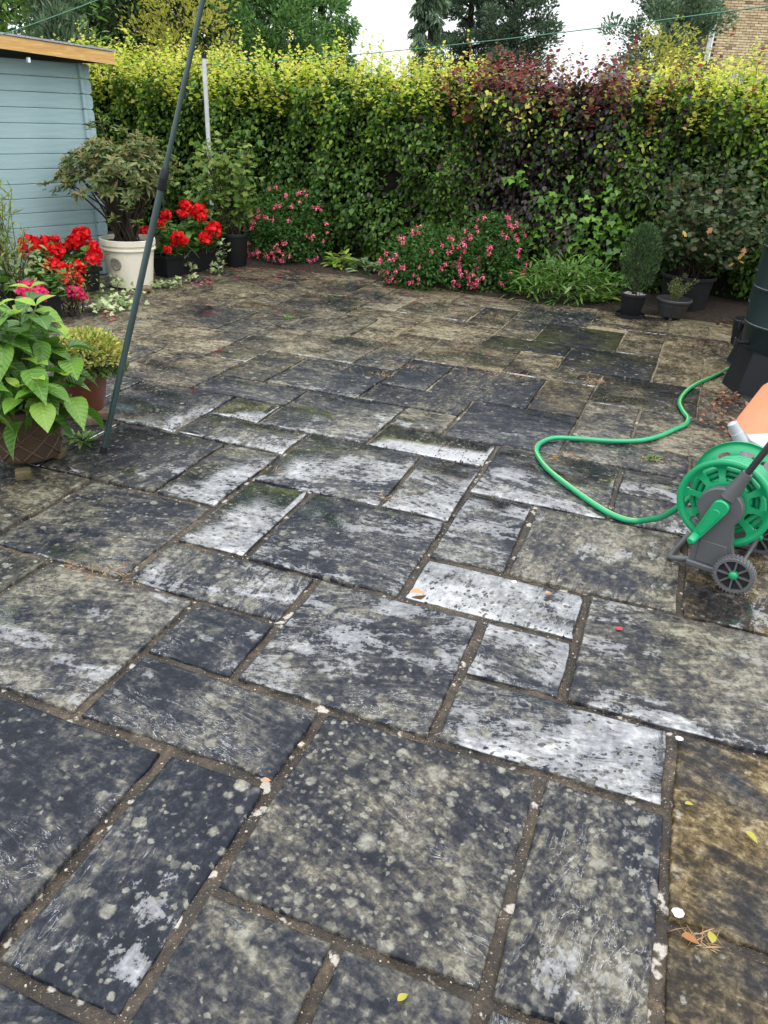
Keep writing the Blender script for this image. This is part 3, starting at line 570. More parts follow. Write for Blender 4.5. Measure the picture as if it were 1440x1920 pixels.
# ================================================================== SHED
M_BLUE = None
t = NT('pale_blue_painted_wood'); p_ = t.obj(); g1 = t.noise(t.vscale(p_, (1.2, 14, 14)), 3, 6, .6, .5); g2 = t.noise(p_, 2.2, 4, .6)
cl = t.ramp(g1, [(.25, (.235, .345, .36)), (.5, (.28, .395, .41)), (.8, (.33, .445, .455))]); cl = t.mix(t.ss(g2, .55, .8), cl, (.34, .44, .44)); kn = t.voro(t.vscale(p_, (1, 1, 1)), 5.0); cl = t.mix(t.math('MULTIPLY', t.ss(kn.outputs[0], .085, .05), .5), cl, (.12, .17, .17)); cl = t.mix(t.math('MULTIPLY', t.ss(t.noise(t.vscale(p_, (2.0, 30, 30)), 6, 4, .6, .3), .6, .75), .35), cl, (.17, .24, .24)); M_BLUE = t.done(t.bsdf(cl, .6, .3, t.bump(g1, .4, .004)))
t = NT('stained_pine'); p_ = t.obj(); g1 = t.noise(t.vscale(p_, (1, 10, 10)), 3.5, 6, .6, 1.2)
M_PINE = t.done(t.bsdf(t.ramp(g1, [(.3, (.38, .20, .06)), (.55, (.56, .33, .11)), (.75, (.68, .44, .18))]), .55, .4, t.bump(g1, .3, .004)))
t = NT('grey_roof_felt'); g1 = t.noise(t.pos(), 70, 4, .7); M_FELT = t.done(t.bsdf(t.ramp(g1, [(.3, (.16, .165, .18)), (.7, (.42, .43, .46))]), .9, .3, t.bump(g1, .6, .004)))
SA = math.atan2(.78, .63)          # wall runs towards the corner along this heading
shed = empty('garden_shed', (-2.80, 7.52, 0), SA, 'pale blue timber garden shed with orange-brown fascia at left edge', 'shed')
PH = .1165; npk = 15; shed_top = PH * npk
for k in range(npk):              # local x along the wall (corner at 0), local -y faces the patio
    z = PH * (k + .5); b = MB(); h = PH / 2
    prof = [(.0, -h + .001), (-.010, -h + .0015), (-.014, -h + .005), (-.014, h - .005), (-.010, h - .0015), (0, h - .001), (.028, h - .001), (.028, -h + .001)]
    xs = [-2.6, .06, .072, .085]; v = []
    for i, x in enumerate(xs):
        for (y, zz) in prof: v.append((x, y if i < 3 else y * .6 + .004, zz * (1 if i < 2 else .86 if i == 2 else .55)))
    m = len(prof); f = [(i * m + j, (i + 1) * m + j, (i + 1) * m + (j + 1) % m, i * m + (j + 1) % m) for i in range(len(xs) - 1) for j in range(m)] + [tuple(range(m)), tuple(range((len(xs) - 1) * m + m - 1, (len(xs) - 1) * m - 1, -1))]
    b.add(v, f); o = b.build('plank', M_BLUE, shed); o.location = (0, 0, z)
bm_c = MB().box((0, 0, 0), (.030, .05, PH - .007), bev=.006).mesh('corner_joint', M_BLUE)
for k in range(npk):
    o = link(bpy.data.objects.new('corner_joint', bm_c), shed); o.location = (-.018, -.022, PH * (k + .52))
side = bpy.data.meshes.new('x')
bs = MB()
for k in range(npk): bs.box((-.018, 1.05, PH * (k + .5)), (.028, 2.0, PH - .004), bev=.006)
bs.build('side_wall', M_BLUE, shed)
MB().box((-2.62, 1.05, shed_top / 2), (.028, 2.0, shed_top)).build('far_wall', M_BLUE, shed)
def sloped(x0, x1, y0, y1, z0, z1, th):   # plate falling towards +x
    return [(x0, y0, z0), (x1, y0, z1), (x1, y1, z1), (x0, y1, z0), (x0, y0, z0 + th), (x1, y0, z1 + th), (x1, y1, z1 + th), (x0, y1, z0 + th)], [(3, 2, 1, 0), (4, 5, 6, 7), (0, 1, 5, 4), (1, 2, 6, 5), (2, 3, 7, 6), (3, 0, 4, 7)]
MB().add(*sloped(-2.8, .19, -.20, 2.2, shed_top + .208, shed_top + .010, .022)).build('roof_board', plain('dark_soffit', (.03, .035, .035), None, 6, .8), shed)
MB().add(*sloped(-2.84, .215, -.235, 2.24, shed_top + .245, shed_top + .100, .014)).build('roof_felt', M_FELT, shed)
MB().add(*sloped(-2.82, .20, -.226, -.204, shed_top + .15, shed_top + .003, .093)).build('fascia', M_PINE, shed)
MB().box((-.55, -.19, shed_top - .01), (.02, .03, .035)).build('hook', M_WHITE, shed)

# ================================================================== POTS AND PLANTS
M_BLACKP = plain('black_plastic_pot', (.013, .014, .015), (.009, .010, .011), 5, .55, .25, .15, 120)
M_GREYP = plain('grey_plastic_pot', (.045, .047, .05), (.03, .032, .034), 5, .5, .4, .15, 120)
M_CREAM = plain('cream_glazed_pot', (.74, .70, .57), (.64, .60, .47), 4, .55, .45, .15, 40)
M_TERRA = plain('brown_terracotta_plastic', (.15, .045, .022), (.10, .034, .018), 5, .5, .4, .2, 60)
M_LATT = plain('brown_lattice_clay', (.105, .062, .038), (.06, .04, .028), 7, .6, .4, .4, 50)
M_STONEB = plain('weathered_brick_block', (.22, .15, .10), (.09, .07, .055), 14, .9, .3, .6, 60)
M_WOODB = plain('mossy_wood_block', (.12, .095, .045), (.05, .045, .022), 12, .9, .3, .6, 60)
M_STEM = plain('green_stem', (.09, .13, .04), (.06, .07, .03), 20, .6, .4)
def pot(root, rb, rt, h, mat, z0=0.0, rim=.016, rimh=.035, th=.012, n=36, name='pot', soil=True):
    pr = [(rb * .96, z0), (rb, z0 + .006), (rb + (rt - rb) * .9, z0 + h - rimh - .004), (rt, z0 + h - rimh), (rt + rim, z0 + h - rimh + .003), (rt + rim, z0 + h - .004), (rt + rim - .004, z0 + h), (rt + rim - th, z0 + h), (rt - th, z0 + h - .05), (0, z0 + h - .05)]
    o = MB().lathe(pr, n).build(name, mat, root, 'auto')
    if soil:
        v = [(0, 0, z0 + h - .035)]; v += [(math.cos(a) * (rt - th * .5) * k, math.sin(a) * (rt - th * .5) * k, z0 + h - .04 + random.uniform(-.006, .01)) for k in (.5, 1) for a in [2 * math.pi * i / 20 for i in range(20)]]
        f = [(0, 1 + i, 1 + (i + 1) % 20) for i in range(20)] + [(1 + i, 21 + i, 21 + (i + 1) % 20, 1 + (i + 1) % 20) for i in range(20)]
        MB().add(v, f).build('soil', M_SOIL, root, True)
    return o
def stems(root, base_z, tips, r=.006, mat=None, spread=.03, name='stem', rg=None):
    rg = rg or np.random.default_rng(3); b = MB()
    for tp in tips:
        tp = np.asarray(tp, float); a = np.array([rg.normal() * spread, rg.normal() * spread, base_z]); mid = a * .45 + tp * .55 + rg.normal(size=3) * .03; mid[2] = a[2] + (tp[2] - a[2]) * .5; mid[:2] = a[:2] + (tp[:2] - a[:2]) * .38
        b.tube([tuple(p) for p in spline([a, mid, tp], 3)], list(np.linspace(r, r * .45, 7)), 5)
    return b.build(name, mat or M_TWIG, root, True)
def whorls(root, centers, rg, nper, L, asp, T, mat, tilt=.35, outw=None, name='foliage', jitter=.01):
    P, D, Nn = [], [], []
    for i, c in enumerate(centers):
        ax = np.array([0, 0, 1.0]) if outw is None else outw[i]; ax = ax / np.linalg.norm(ax); e1 = np.cross(ax, [0.31, .77, .2]); e1 /= np.linalg.norm(e1); e2 = np.cross(ax, e1); o = rg.uniform(0, 6)
        for k in range(nper):
            a = o + k * 2.4; tl = tilt * rg.uniform(.4, 1.6) - .15 * (k > nper * .6); d = (e1 * math.cos(a) + e2 * math.sin(a)) * math.cos(tl) + ax * math.sin(tl)
            P.append(c + rg.normal(size=3) * jitter); D.append(d); Nn.append(ax + rg.normal(size=3) * .2)
    n = len(P); LL = rg.uniform(.7, 1.2, n) * L
    return leaf_mesh(name, P, D, Nn, LL, LL * asp, T, mat, root)
def dome_pts(rg, n, rx, ry, rz, c, low=-.35, shell=.75):
    q = rg.normal(size=(n * 3, 3)); q = nrm(q); q = q[q[:, 2] > low][:n]; rr = shell + (1 - shell) * rg.random((len(q), 1)); rr = np.where(rg.random((len(q), 1)) < .25, rr * .75, rr)
    return np.asarray(c) + q * rr * np.array([rx, ry, rz]), q
# --- rhododendron in a cream pot
L_RHOD = leafm('rhododendron_leaf', rampG((.04, .075, .02), (.08, .125, .035), (.13, .18, .055), (.19, .215, .08), (.21, .15, .07)), .25, .45, .4)
L_RHODN = leafm('rhododendron_young_leaf', rampG((.24, .15, .06), (.26, .21, .09), (.20, .22, .08)), .25, .5, .3)
gp = gnd(241, 545); cr_ = empty('potted_rhododendron', (gp.x - .03, gp.y + .2, 0), .6, 'bronze-green rhododendron in a cream glazed pot with round emblem beside the shed', 'potted plant')
pot(cr_, .185, .225, .405, M_CREAM, 0.012, .012, .05)
MB().lathe([(.225, .325), (.235, .329), (.237, .337), (.235, .345), (.221, .349)], 36, caps=False).build('band', M_CREAM, cr_, 'auto')
def emblem(root, R, z, ang, r, mat):
    b = MB(); v = [] ; f = []; n = 20
    for k, (rr, off) in enumerate(((r, .001), (r * .93, .005), (r * .8, .005), (r * .74, .003), (0.001, .003))):
        for i in range(n):
            a = 2 * math.pi * i / n; th = ang + rr * math.cos(a) / R; zz = z + rr * math.sin(a); RR = R + (zz - z) * .09 + off; v.append((RR * math.cos(th), RR * math.sin(th), zz))
    for k in range(4):
        for i in range(n): j = (i + 1) % n; f.append((k * n + i, k * n + j, k * n + n + j, k * n + n + i))
    b.add(v, f); return b.build('emblem', mat, root, True)
ang0 = math.atan2(-gp.y, -gp.x) - .6
emblem(cr_, .208, .22, ang0 - .62, .055, plain('weathered_emblem', (.16, .155, .13), (.36, .33, .27), 60, .8))
rg = np.random.default_rng(31); R_C, R_D = dome_pts(rg, 185, .50, .46, .34, (-.02, 0, .92), -.5, .6)
_rot = Matrix.Rotation(-.6, 3, 'Z')
_ex = [_rot @ Vector(v) for v in [(-.52, -.1, .78), (-.62, -.05, .82), (-.25, .1, 1.28), (-.12, .0, 1.32), (.3, 0, 1.2), (.16, 0, 1.22), (.02, .05, 1.26), (.38, -.1, 1.05), (.12, -.28, .68), (.0, -.3, .6), (.2, -.3, .58)]]
R_C = np.concatenate([R_C, np.array([tuple(v) for v in _ex])]); R_D = np.concatenate([R_D, np.array([(v.x, v.y, .6) for v in _ex])])
OW = R_D * .7 + np.array([0, 0, .75])
stems(cr_, .365, R_C[::4], .011, None, .05, rg=rg); whorls(cr_, R_C, rg, 13, .078, .30, LANCE, L_RHOD, .30, OW)
whorls(cr_, R_C + OW * .012, rg, 5, .042, .3, LANCE, L_RHODN, .9, OW, 'young_leaves')
# --- geraniums in black troughs
L_GER = leafm('geranium_leaf', rampG((.03, .085, .015), (.05, .13, .02), (.08, .18, .03), (.13, .24, .05)), .25, .5, .35)
def petal(name, stops):
    return leafm(name, stops, .25, .5, .3, 0, 1.2)
P_RED = petal('red_petal', rampG((.50, .004, .008), (.68, .008, .012), (.80, .015, .02)))
P_PINK = petal('hot_pink_petal', rampG((.62, .02, .10), (.75, .04, .17), (.80, .10, .22)))
def flower_head_mesh(name, mat, r, n, seed):
    rg = np.random.default_rng(seed); q = nrm(rg.normal(size=(n, 3)) + np.array([0, 0, .55])); P = q * r * rg.uniform(.72, 1, (n, 1)) * np.array([1, 1, .72]); D = rg.normal(size=(n, 3)); o = leaf_mesh(name, P, D, q + rg.normal(size=(n, 3)) * .25, r * .52, r * .5, ROUND, mat); me = o.data; bpy.data.objects.remove(o); return me
H_RED = [flower_head_mesh('flower_head', P_RED, 1.0, 80, s) for s in (1, 2, 3)]
H_PINK = [flower_head_mesh('flower_head', P_PINK, 1.0, 64, s) for s in (4, 5)]
def put_part(me, root, loc, s=1.0, name='flower_head', rot=None):
    o = link(bpy.data.objects.new(name, me), root); o.location = loc; o.scale = (s, s, s); o.rotation_euler = rot or (random.uniform(-.4, .4), random.uniform(-.4, .4), random.uniform(0, 6)); return o
def trough(root, L, Wd, h, mat):
    b = MB(); sx, sy = L / 2, Wd / 2; t = .012
    def rr(x, y, z): return [(-x, -y, z), (x, -y, z), (x, y, z), (-x, y, z)]
    v = rr(sx * .9, sy * .8, 0) + rr(sx * .97, sy * .95, h - .03) + rr(sx + .012, sy + .012, h - .028) + rr(sx + .012, sy + .012, h) + rr(sx - t, sy - t, h) + rr(sx - t, sy - t, h - .05)
    f = [(3, 2, 1, 0)] + [(k * 4 + i, k * 4 + (i + 1) % 4, k * 4 + 4 + (i + 1) % 4, k * 4 + 4 + i) for k in range(5) for i in range(4)] + [(20, 21, 22, 23)]
    b.add(v, f).build('trough', mat, root); MB().box((0, 0, h - .045), (L * .93, Wd * .85, .02)).build('soil', M_SOIL, root)
def geranium(label, loc, rz, L, heads, seed, hmesh=H_RED, h=.2, Wd=.2, nl=150, lift=.0, dome=.15):
    rg = np.random.default_rng(seed); root = empty('geranium_trough', loc, rz, label, 'potted plant', 'red geranium planters'); trough(root, L, Wd, h, M_BLACKP)
    n = nl; P = np.stack([rg.uniform(-L * .52, L * .52, n), rg.normal(size=n) * .085, h + rg.uniform(.0, dome, n)], -1); D = np.stack([rg.normal(size=n), rg.normal(size=n), rg.uniform(-.3, .3, n)], -1); LL = rg.uniform(.045, .085, n)
    leaf_mesh('foliage', P, D, rg.normal(size=(n, 3)) * .35 + np.array([0, 0, 1]), LL, LL, ROUND, L_GER, root)
    stems(root, h - .03, P[::6], .004, M_STEM, .08, rg=rg)
    iv = root.matrix_basis.inverted(); st = MB(); im = Matrix.Translation(-Vector(loc)); im = Matrix.Rotation(-rz, 4, 'Z') @ im
    for i, (px, py, Y, r) in enumerate(heads):
        p = im @ at(px, py, Y); put_part(hmesh[i % len(hmesh)], root, p, r * 1.18); a = Vector((p.x * .8, p.y * .6, h)); st.tube([a, (a + p) / 2 + Vector((0, 0, .02)), p], .0028, 5)
    if heads: st.build('flower_stalk', M_STEM, root)
    return root
DIRT = math.atan2(.78, .63)
geranium('red geraniums in a black trough left of the cream pot', (-2.83, 6.62, 0), DIRT, .62, [(60, 462, 6.5, .075), (83, 458, 6.6, .06), (155, 444, 6.7, .065), (140, 452, 6.65, .055), (98, 498, 6.4, .055), (122, 525, 6.3, .06), (140, 522, 6.3, .055), (147, 500, 6.45, .05), (178, 482, 6.5, .06), (104, 450, 6.7, .035), (130, 462, 6.65, .045), (104, 475, 6.5, .06), (45, 470, 6.4, .05), (118, 505, 6.35, .05), (176, 462, 6.55, .035)], 41, nl=210, dome=.2)
geranium('red geraniums in the black trough just right of the cream pot', (-2.13, 7.72, 0), math.radians(60), .52, [(335, 448, 7.4, .062), (312, 405, 7.6, .045), (348, 388, 7.8, .05), (300, 420, 7.5, .04), (345, 402, 7.7, .03), (270, 436, 7.35, .045), (314, 468, 7.3, .03)], 42, nl=190, dome=.26)
geranium('red geraniums in the black trough nearest the tall black pot', (-1.93, 8.08, 0), math.radians(52), .5, [(372, 396, 7.9, .062), (400, 430, 7.75, .062), (384, 448, 7.7, .055), (378, 408, 7.8, .04), (338, 400, 7.9, .035)], 43, nl=190, dome=.26)
pk = geranium('hot pink geranium with a low trough behind the big-leaved hydrangea', (-2.72, 5.75, 0), .5, .42, [(50, 540, 5.5, .05), (68, 543, 5.55, .045), (78, 552, 5.5, .04), (145, 550, 5.9, .042), (133, 546, 5.9, .035), (155, 556, 5.9, .03), (45, 548, 5.45, .045)], 44, H_PINK, nl=150)
pk['group'] = 'pink geranium planters'
# --- variegated ivy trailing from the pots
L_VIVY = leafm('variegated_ivy_leaf', rampG((.10, .16, .05), (.25, .33, .14), (.42, .48, .25), (.55, .58, .36)), .25, .45, .4)
def trail(label, pts, n, spread, seed, zmax=.1, ll=.045):
    rg = np.random.default_rng(seed); Pw = spline(pts, 10); c = Pw[0]; root = empty('trailing_ivy', tuple(c), 0, label, 'ivy'); K = rg.integers(0, len(Pw), n); P = np.array([tuple(Pw[k] - c) for k in K]) + rg.normal(size=(n, 3)) * np.array([spread, spread, .02])
    P[:, 2] = np.abs(P[:, 2] + c.z) - c.z + .012; L = rg.uniform(.6, 1.2, n) * ll
    leaf_mesh('foliage', P, rg.normal(size=(n, 3)) * np.array([1, 1, .35]), rg.normal(size=(n, 3)) * .4 + np.array([0, -.5, .9]), L, L, IVY, L_VIVY, root)
    MB().tube([p - c for p in Pw], .003, 5).build('stem', M_TWIG, root)
trail('variegated ivy spilling onto the paving in front of the cream pot', [gnd(222, 500) + Vector((-.05, .15, .22)), gnd(225, 535) + Vector((0, 0, .12)), gnd(215, 560, .05), gnd(195, 580, .02), gnd(240, 565, .03), gnd(190, 583, .02)], 210, .07, 51, ll=.05)
trail('short variegated ivy strand hanging between the two right troughs', [at(352, 488, 7.75), at(360, 505, 7.62), gnd(358, 524, .02)], 45, .03, 52)
trail('variegated ivy strand hanging beside the tall black pot', [at(418, 455, 8.0), at(418, 480, 7.9), at(408, 500, 7.8), gnd(402, 512, .02)], 60, .035, 53)
trail('low variegated ivy along the foot of the trough right of the cream pot', [gnd(288, 535, .02), gnd(312, 534, .02), gnd(340, 533, .02)], 60, .035, 54)
# --- currant bushes in black pots
L_CUR = leafm('currant_leaf_fresh', rampG((.05, .11, .02), (.09, .17, .03), (.15, .23, .05), (.24, .28, .07)), .3, .5, .35)
L_CURD = leafm('currant_leaf_dull', rampG((.02, .042, .016), (.035, .065, .024), (.055, .09, .035), (.08, .11, .05), (.11, .08, .04)), .2, .5, .35)
def bush(root, base_z, rx, ry, rz, c, nst, nl, mat, ll, T, seed, asp=1.0, low=-.3, zup=.5, shell=.5, sr=.006, name='foliage'):
    rg = np.random.default_rng(seed); C, D = dome_pts(rg, nst, rx, ry, rz, c, low, .7); stems(root, base_z, C, sr, None, .06, rg=rg)
    per = nl // nst; P = []
    for k, cc in enumerate(C):
        b0 = np.array([0, 0, base_z]); t = rg.uniform(.45, 1.05, per)[:, None]; P.append(b0 * (1 - t) + cc * t + rg.normal(size=(per, 3)) * .05)
    P = np.concatenate(P); n = len(P); L = rg.uniform(.6, 1.25, n) * ll; Dr = rg.normal(size=(n, 3)); Dr[:, 2] = rg.uniform(-.8, .3, n)
    return leaf_mesh(name, P, Dr, rg.normal(size=(n, 3)) * .45 + np.array([-.1, -.35, .9]), L, L * asp, T, mat, root)
g1 = gnd(437, 503); r1 = empty('potted_currant', (g1.x, g1.y + .13, 0), .2, 'leafy currant bush in a tall black pot under the white line post', 'potted plant'); pot(r1, .115, .135, .33, M_BLACKP, 0, .008, .03)
bush(r1, .28, .38, .34, .58, (-.12, .08, .85), 34, 850, L_CUR, .07, LOBED, 61, .95, -.6)
g2 = gnd(1275, 592); r2 = empty('potted_currant', (g2.x + .08, g2.y + .22, 0), .2, 'large dull green currant bush in a wide black pot at right below the hedge', 'potted plant'); pot(r2, .185, .228, .33, M_BLACKP, 0, .014, .03)
bush(r2, .28, .56, .5, .48, (.12, .05, .82), 80, 3000, L_CURD, .052, LOBED, 62, .95, -.55, sr=.006)
rg = np.random.default_rng(63); leaf_mesh('withered_leaves', np.array([(-.35, -.35, .72), (-.33, -.36, .70), (-.18, -.42, .74), (.12, -.48, .55), (.16, -.47, .53), (.1, -.46, .5), (.14, -.5, .58)]), rg.normal(size=(7, 3)), np.tile([0, -1, .4], (7, 1)) + rg.normal(size=(7, 3)) * .3, .07, .05, LOBED, leafm('withered_leaf', rampG((.30, .16, .07), (.42, .22, .12), (.45, .34, .06)), .3), r2)
# --- small clipped conifer in a black pot with saucer
L_HEBE = leafm('small_conifer_leaf', rampG((.02, .05, .02), (.035, .075, .028), (.06, .11, .04), (.09, .14, .06)), .15, .5, .35)
g3 = gnd(1186, 598); r3 = empty('potted_conifer', (g3.x, g3.y + .1, 0), 0, 'small feathery conifer in a black pot with white gravel and saucer', 'potted plant'); pot(r3, .085, .108, .19, M_BLACKP, .016, .008, .022)
MB().lathe([(.11, 0), (.125, .004), (.128, .028), (.122, .028), (.115, .012), (0, .012)], 32).build('saucer', M_BLACKP, r3, 'auto')
gv = MB(); random.seed(5)
for k in range(170):
    a, rr = random.uniform(0, 6.28), .1 * math.sqrt(random.random()); s = random.uniform(.006, .012); gv.box((rr * math.cos(a), rr * math.sin(a), .192 + random.uniform(-.003, .004)), (s, s * .8, s * .7), random.uniform(0, 3))
tag(gv.build('gravel', plain('white_gravel', (.6, .58, .54), (.4, .38, .35), 60, .8), r3), kind='stuff')
rg = np.random.default_rng(64); n = 3600; q = nrm(rg.normal(size=(n, 3))) * rg.random((n, 1)) ** .35; q[:, 2] = np.clip(q[:, 2], -1, 1); P = q * np.array([.155, .155, .29]) * (1 - .22 * q[:, 2:3]) + np.array([0, 0, .55]); leaf_mesh('foliage', P, q * np.array([1, 1, .4]) + np.array([0, 0, .9]) + rg.normal(size=(n, 3)) * .4, rg.normal(size=(n, 3)), rg.uniform(.02, .04, n), .008, SPRAY, L_HEBE, r3)
stems(r3, .18, [(rg.normal() * .06, rg.normal() * .06, rg.uniform(.35, .7)) for _ in range(12)], .007, None, .015, rg=rg)
# --- rosemary in a small grey pot on feet
g4 = gnd(1266, 605); r4 = empty('potted_rosemary', (g4.x, g4.y + .14, 0), .3, 'tiny rosemary in a squat grey pot on feet, in front of the wide black pot', 'potted plant'); pot(r4, .10, .145, .15, M_GREYP, .028, .006, .02)
for a in (-2.2, -1.0, .4, 1.9): MB().box((.07 * math.cos(a), .07 * math.sin(a), .014), (.04, .03, .028), a, .004).build('foot', M_GREYP, r4)
rg = np.random.default_rng(65); tips = [np.array([rg.normal() * .06, rg.normal() * .05, rg.uniform(.22, .36)]) for _ in range(22)]; stems(r4, .13, tips, .003, M_STEM, .02, rg=rg)
P = np.concatenate([np.linspace(.4, 1, 22)[:, None] * (tp - [0, 0, .13]) + [0, 0, .13] for tp in tips]); n = len(P); leaf_mesh('foliage', P, nrm(rg.normal(size=(n, 3))) + np.array([0, 0, .5]), rg.normal(size=(n, 3)), .026, .006, SPRAY, leafm('rosemary_leaf', rampG((.08, .12, .035), (.14, .17, .05), (.20, .21, .07)), .2), r4)
# --- conifer behind the water butts, upright plants at the left edge
p5 = at(1425, 500, 6.3); r5 = empty('conifer_bush', (p5.x + .05, p5.y, 0), 0, 'green conifer bush half hidden behind the water butts', 'bush')
rg = np.random.default_rng(66); n = 2600; q = nrm(rg.normal(size=(n, 3))) * rg.random((n, 1)) ** .35; P = q * np.array([.15, .15, .34]) + np.array([.12, 0, .5]); leaf_mesh('foliage', P, q + np.array([0, 0, .6]) + rg.normal(size=(n, 3)) * .4, rg.normal(size=(n, 3)), rg.uniform(.03, .06, n), .015, SPRAY, L_HEBE, r5); MB().tube([(.12, 0, 0), (.12, 0, .7)], [.02, .008], 7).build('trunk', M_TWIG, r5)
L_LIME = leafm('lime_feather_leaf', rampG((.13, .18, .03), (.22, .28, .05), (.30, .34, .08), (.25, .22, .06)), .35, .5, .3)
p6 = at(8, 450, 6.0); r6 = empty('feathery_plant', (p6.x - .1, p6.y, 0), 0, 'feathery lime green plant at the far left edge in front of the shed', 'plant')
rg = np.random.default_rng(67); tips = [np.array([rg.normal() * .13, rg.normal() * .1, rg.uniform(.45, 1.02)]) for _ in range(34)]; stems(r6, .02, tips, .005, M_STEM, .06, rg=rg); P = np.concatenate([np.linspace(.35, 1, 34)[:, None] * tp + rg.normal(size=(34, 3)) * .01 for tp in tips]); n = len(P)
leaf_mesh('foliage', P, nrm(rg.normal(size=(n, 3))) + np.array([0, 0, .7]), rg.normal(size=(n, 3)), rg.uniform(.05, .11, n), .012, SPRAY, L_LIME, r6)
p7 = at(20, 500, 5.6); r7 = empty('leafy_perennial', (p7.x - .02, p7.y, 0), 0, 'loose grey-green perennial between hydrangea and feathery plant at left', 'plant')
bush(r7, .02, .26, .22, .3, (0, 0, .42), 22, 420, leafm('sage_leaf', rampG((.06, .11, .04), (.12, .18, .07), (.18, .24, .11), (.26, .24, .05)), .25), .055, LANCE, 68, .4)
p8 = gnd(140, 592); r8 = empty('small_rose_plant', (p8.x - .05, p8.y + .05, 0), 0, 'sprawling small yellow-green rose plant below the pink geraniums', 'plant')
bush(r8, .02, .26, .2, .22, (.0, 0, .2), 16, 240, leafm('rose_leaf', rampG((.08, .13, .02), (.16, .20, .04), (.24, .25, .06)), .3), .035, OVAL, 69, .6)
# --- fuchsias
L_FUCH = leafm('fuchsia_leaf', rampG((.016, .05, .010), (.028, .08, .014), (.045, .115, .02), (.07, .15, .03)), .25, .5, .3)
P_FUCH = petal('fuchsia_petal', rampG((.62, .04, .10), (.76, .12, .20), (.82, .32, .38), (.72, .08, .28)))
def fuchsia_flower():
    P = [(0, 0, 0)] * 4 + [(0, 0, -.35)] * 5; D = []; Nn = []
    for k in range(4): a = k * 1.571; D.append((math.cos(a), math.sin(a), -.25)); Nn.append((0, 0, 1))
    for k in range(5): a = k * 1.257 + .3; D.append((math.cos(a) * .5, math.sin(a) * .5, -1)); Nn.append((math.cos(a), math.sin(a), .3))
    o = leaf_mesh('flower', P, D, Nn, [1.0] * 4 + [.8] * 5, [.42] * 4 + [.55] * 5, LANCE, P_FUCH); b = MB().tube([(0, 0, .9), (0, 0, .1), (0, 0, -.3)], [.05, .12, .2], 6); o2 = b.build('t', P_FUCH)
    me = o.data; bpy.data.objects.remove(o); me2 = o2.data; bpy.data.objects.remove(o2)
    import bmesh; bm_ = bmesh.new(); bm_.from_mesh(me); bm_.from_mesh(me2); bm_.to_mesh(me); bm_.free(); return me
F_FL = fuchsia_flower()
def fuchsia(label, loc, rx, ry, rz, nfl, seed, nl, flz=(.0, 1.0), bias=0.0):
    rg = np.random.default_rng(seed); root = empty('fuchsia_bush', loc, 0, label, 'fuchsia', 'fuchsias along the bed')
    bush(root, .02, rx, ry, rz, (0, 0, rz * .62), 40, nl, L_FUCH, .042, OVAL, seed, .55, -.6, sr=.004)
    n2 = int(nl * .9); P, q = dome_pts(rg, n2, rx, ry, rz * .95, (0, 0, rz * .6), -.7, .88); P[:, 2] = np.maximum(P[:, 2], .03); n2 = len(P)
    leaf_mesh('outer_foliage', P, q + rg.normal(size=(n2, 3)) * .6 + np.array([0, 0, -.2]), q + np.array([0, 0, .8]) + rg.normal(size=(n2, 3)) * .4, rg.uniform(.025, .055, n2), .024, OVAL, L_FUCH, root)
    random.seed(seed)
    for k in range(nfl):
        if k % 3 == 0: th0 = random.uniform(-2.95, -.2) + bias * .5; ph0 = random.uniform(-.4, 1.15) if random.random() > .3 else random.uniform(-.6, -.2)
        th = th0 + random.gauss(0, .13); ph = ph0 + random.gauss(0, .13)
        d = Vector((math.cos(th) * math.cos(ph), math.sin(th) * math.cos(ph), math.sin(ph))); p = Vector((d.x * rx, d.y * ry, rz * .6 + d.z * rz * .95)) * 1.0; p.z = max(p.z, .06)
        p += Vector((d.x, d.y, .3)) * .02; put_part(F_FL, root, p, random.uniform(.024, .036), 'flower', (random.uniform(-.7, .7), random.uniform(-.7, .7), random.uniform(0, 6)))
f1 = gnd(535, 500); fuchsia('pink flowering fuchsia mound right of the tall black pot', (f1.x, f1.y + .30, 0), .47, .38, .50, 80, 71, 2600, bias=-.35)
f2 = gnd(805, 545); fuchsia('pink fuchsia mound in the middle of the bed', (f2.x - .02, f2.y + .27, 0), .48, .36, .36, 70, 72, 2400, bias=.3)
f3 = gnd(915, 552); fuchsia('taller deep pink fuchsia against the leafy perennial clump', (f3.x + .02, f3.y + .28, 0), .36, .34, .46, 60, 73, 2000)
# --- long-leaved perennials, primula, small lily-like plants
L_PER = leafm('perennial_leaf', rampG((.035, .10, .02), (.06, .15, .025), (.09, .20, .035), (.14, .24, .05), (.22, .26, .12)), .25, .38, .5)
def clump(name, label, loc, n, rx, ry, L, asp, h, mat, seed, T=BLADE, cat='plant', tilt=(.5, 1.3)):
    rg = np.random.default_rng(seed); root = empty(name, loc, 0, label, cat); a = rg.uniform(0, 6.28, n); rr = np.sqrt(rg.random(n)); B = np.stack([rr * np.cos(a) * rx, rr * np.sin(a) * ry, rg.uniform(.0, h, n) * (1.1 - .6 * rr)], -1); a2 = a + rg.normal(size=n) * .9; e = rg.uniform(tilt[0], tilt[1], n) - .35 * rr
    D = np.stack([np.cos(a2) * np.cos(e), np.sin(a2) * np.cos(e), np.sin(e)], -1); LL = rg.uniform(.65, 1.2, n) * L
    leaf_mesh('foliage', B, D, np.array([0, 0, 1.]) + rg.normal(size=(n, 3)) * .15 - D * .1, LL, LL * asp, T, mat, root); return root
c1 = gnd(1065, 572); clump('leafy_perennial_clump', 'wide clump of long narrow green leaves between fuchsia and small conifer', (c1.x + .0, c1.y + .30, .02), 1250, .56, .34, .125, .19, .36, L_PER, 81, LANCE, tilt=(-.2, 1.1))
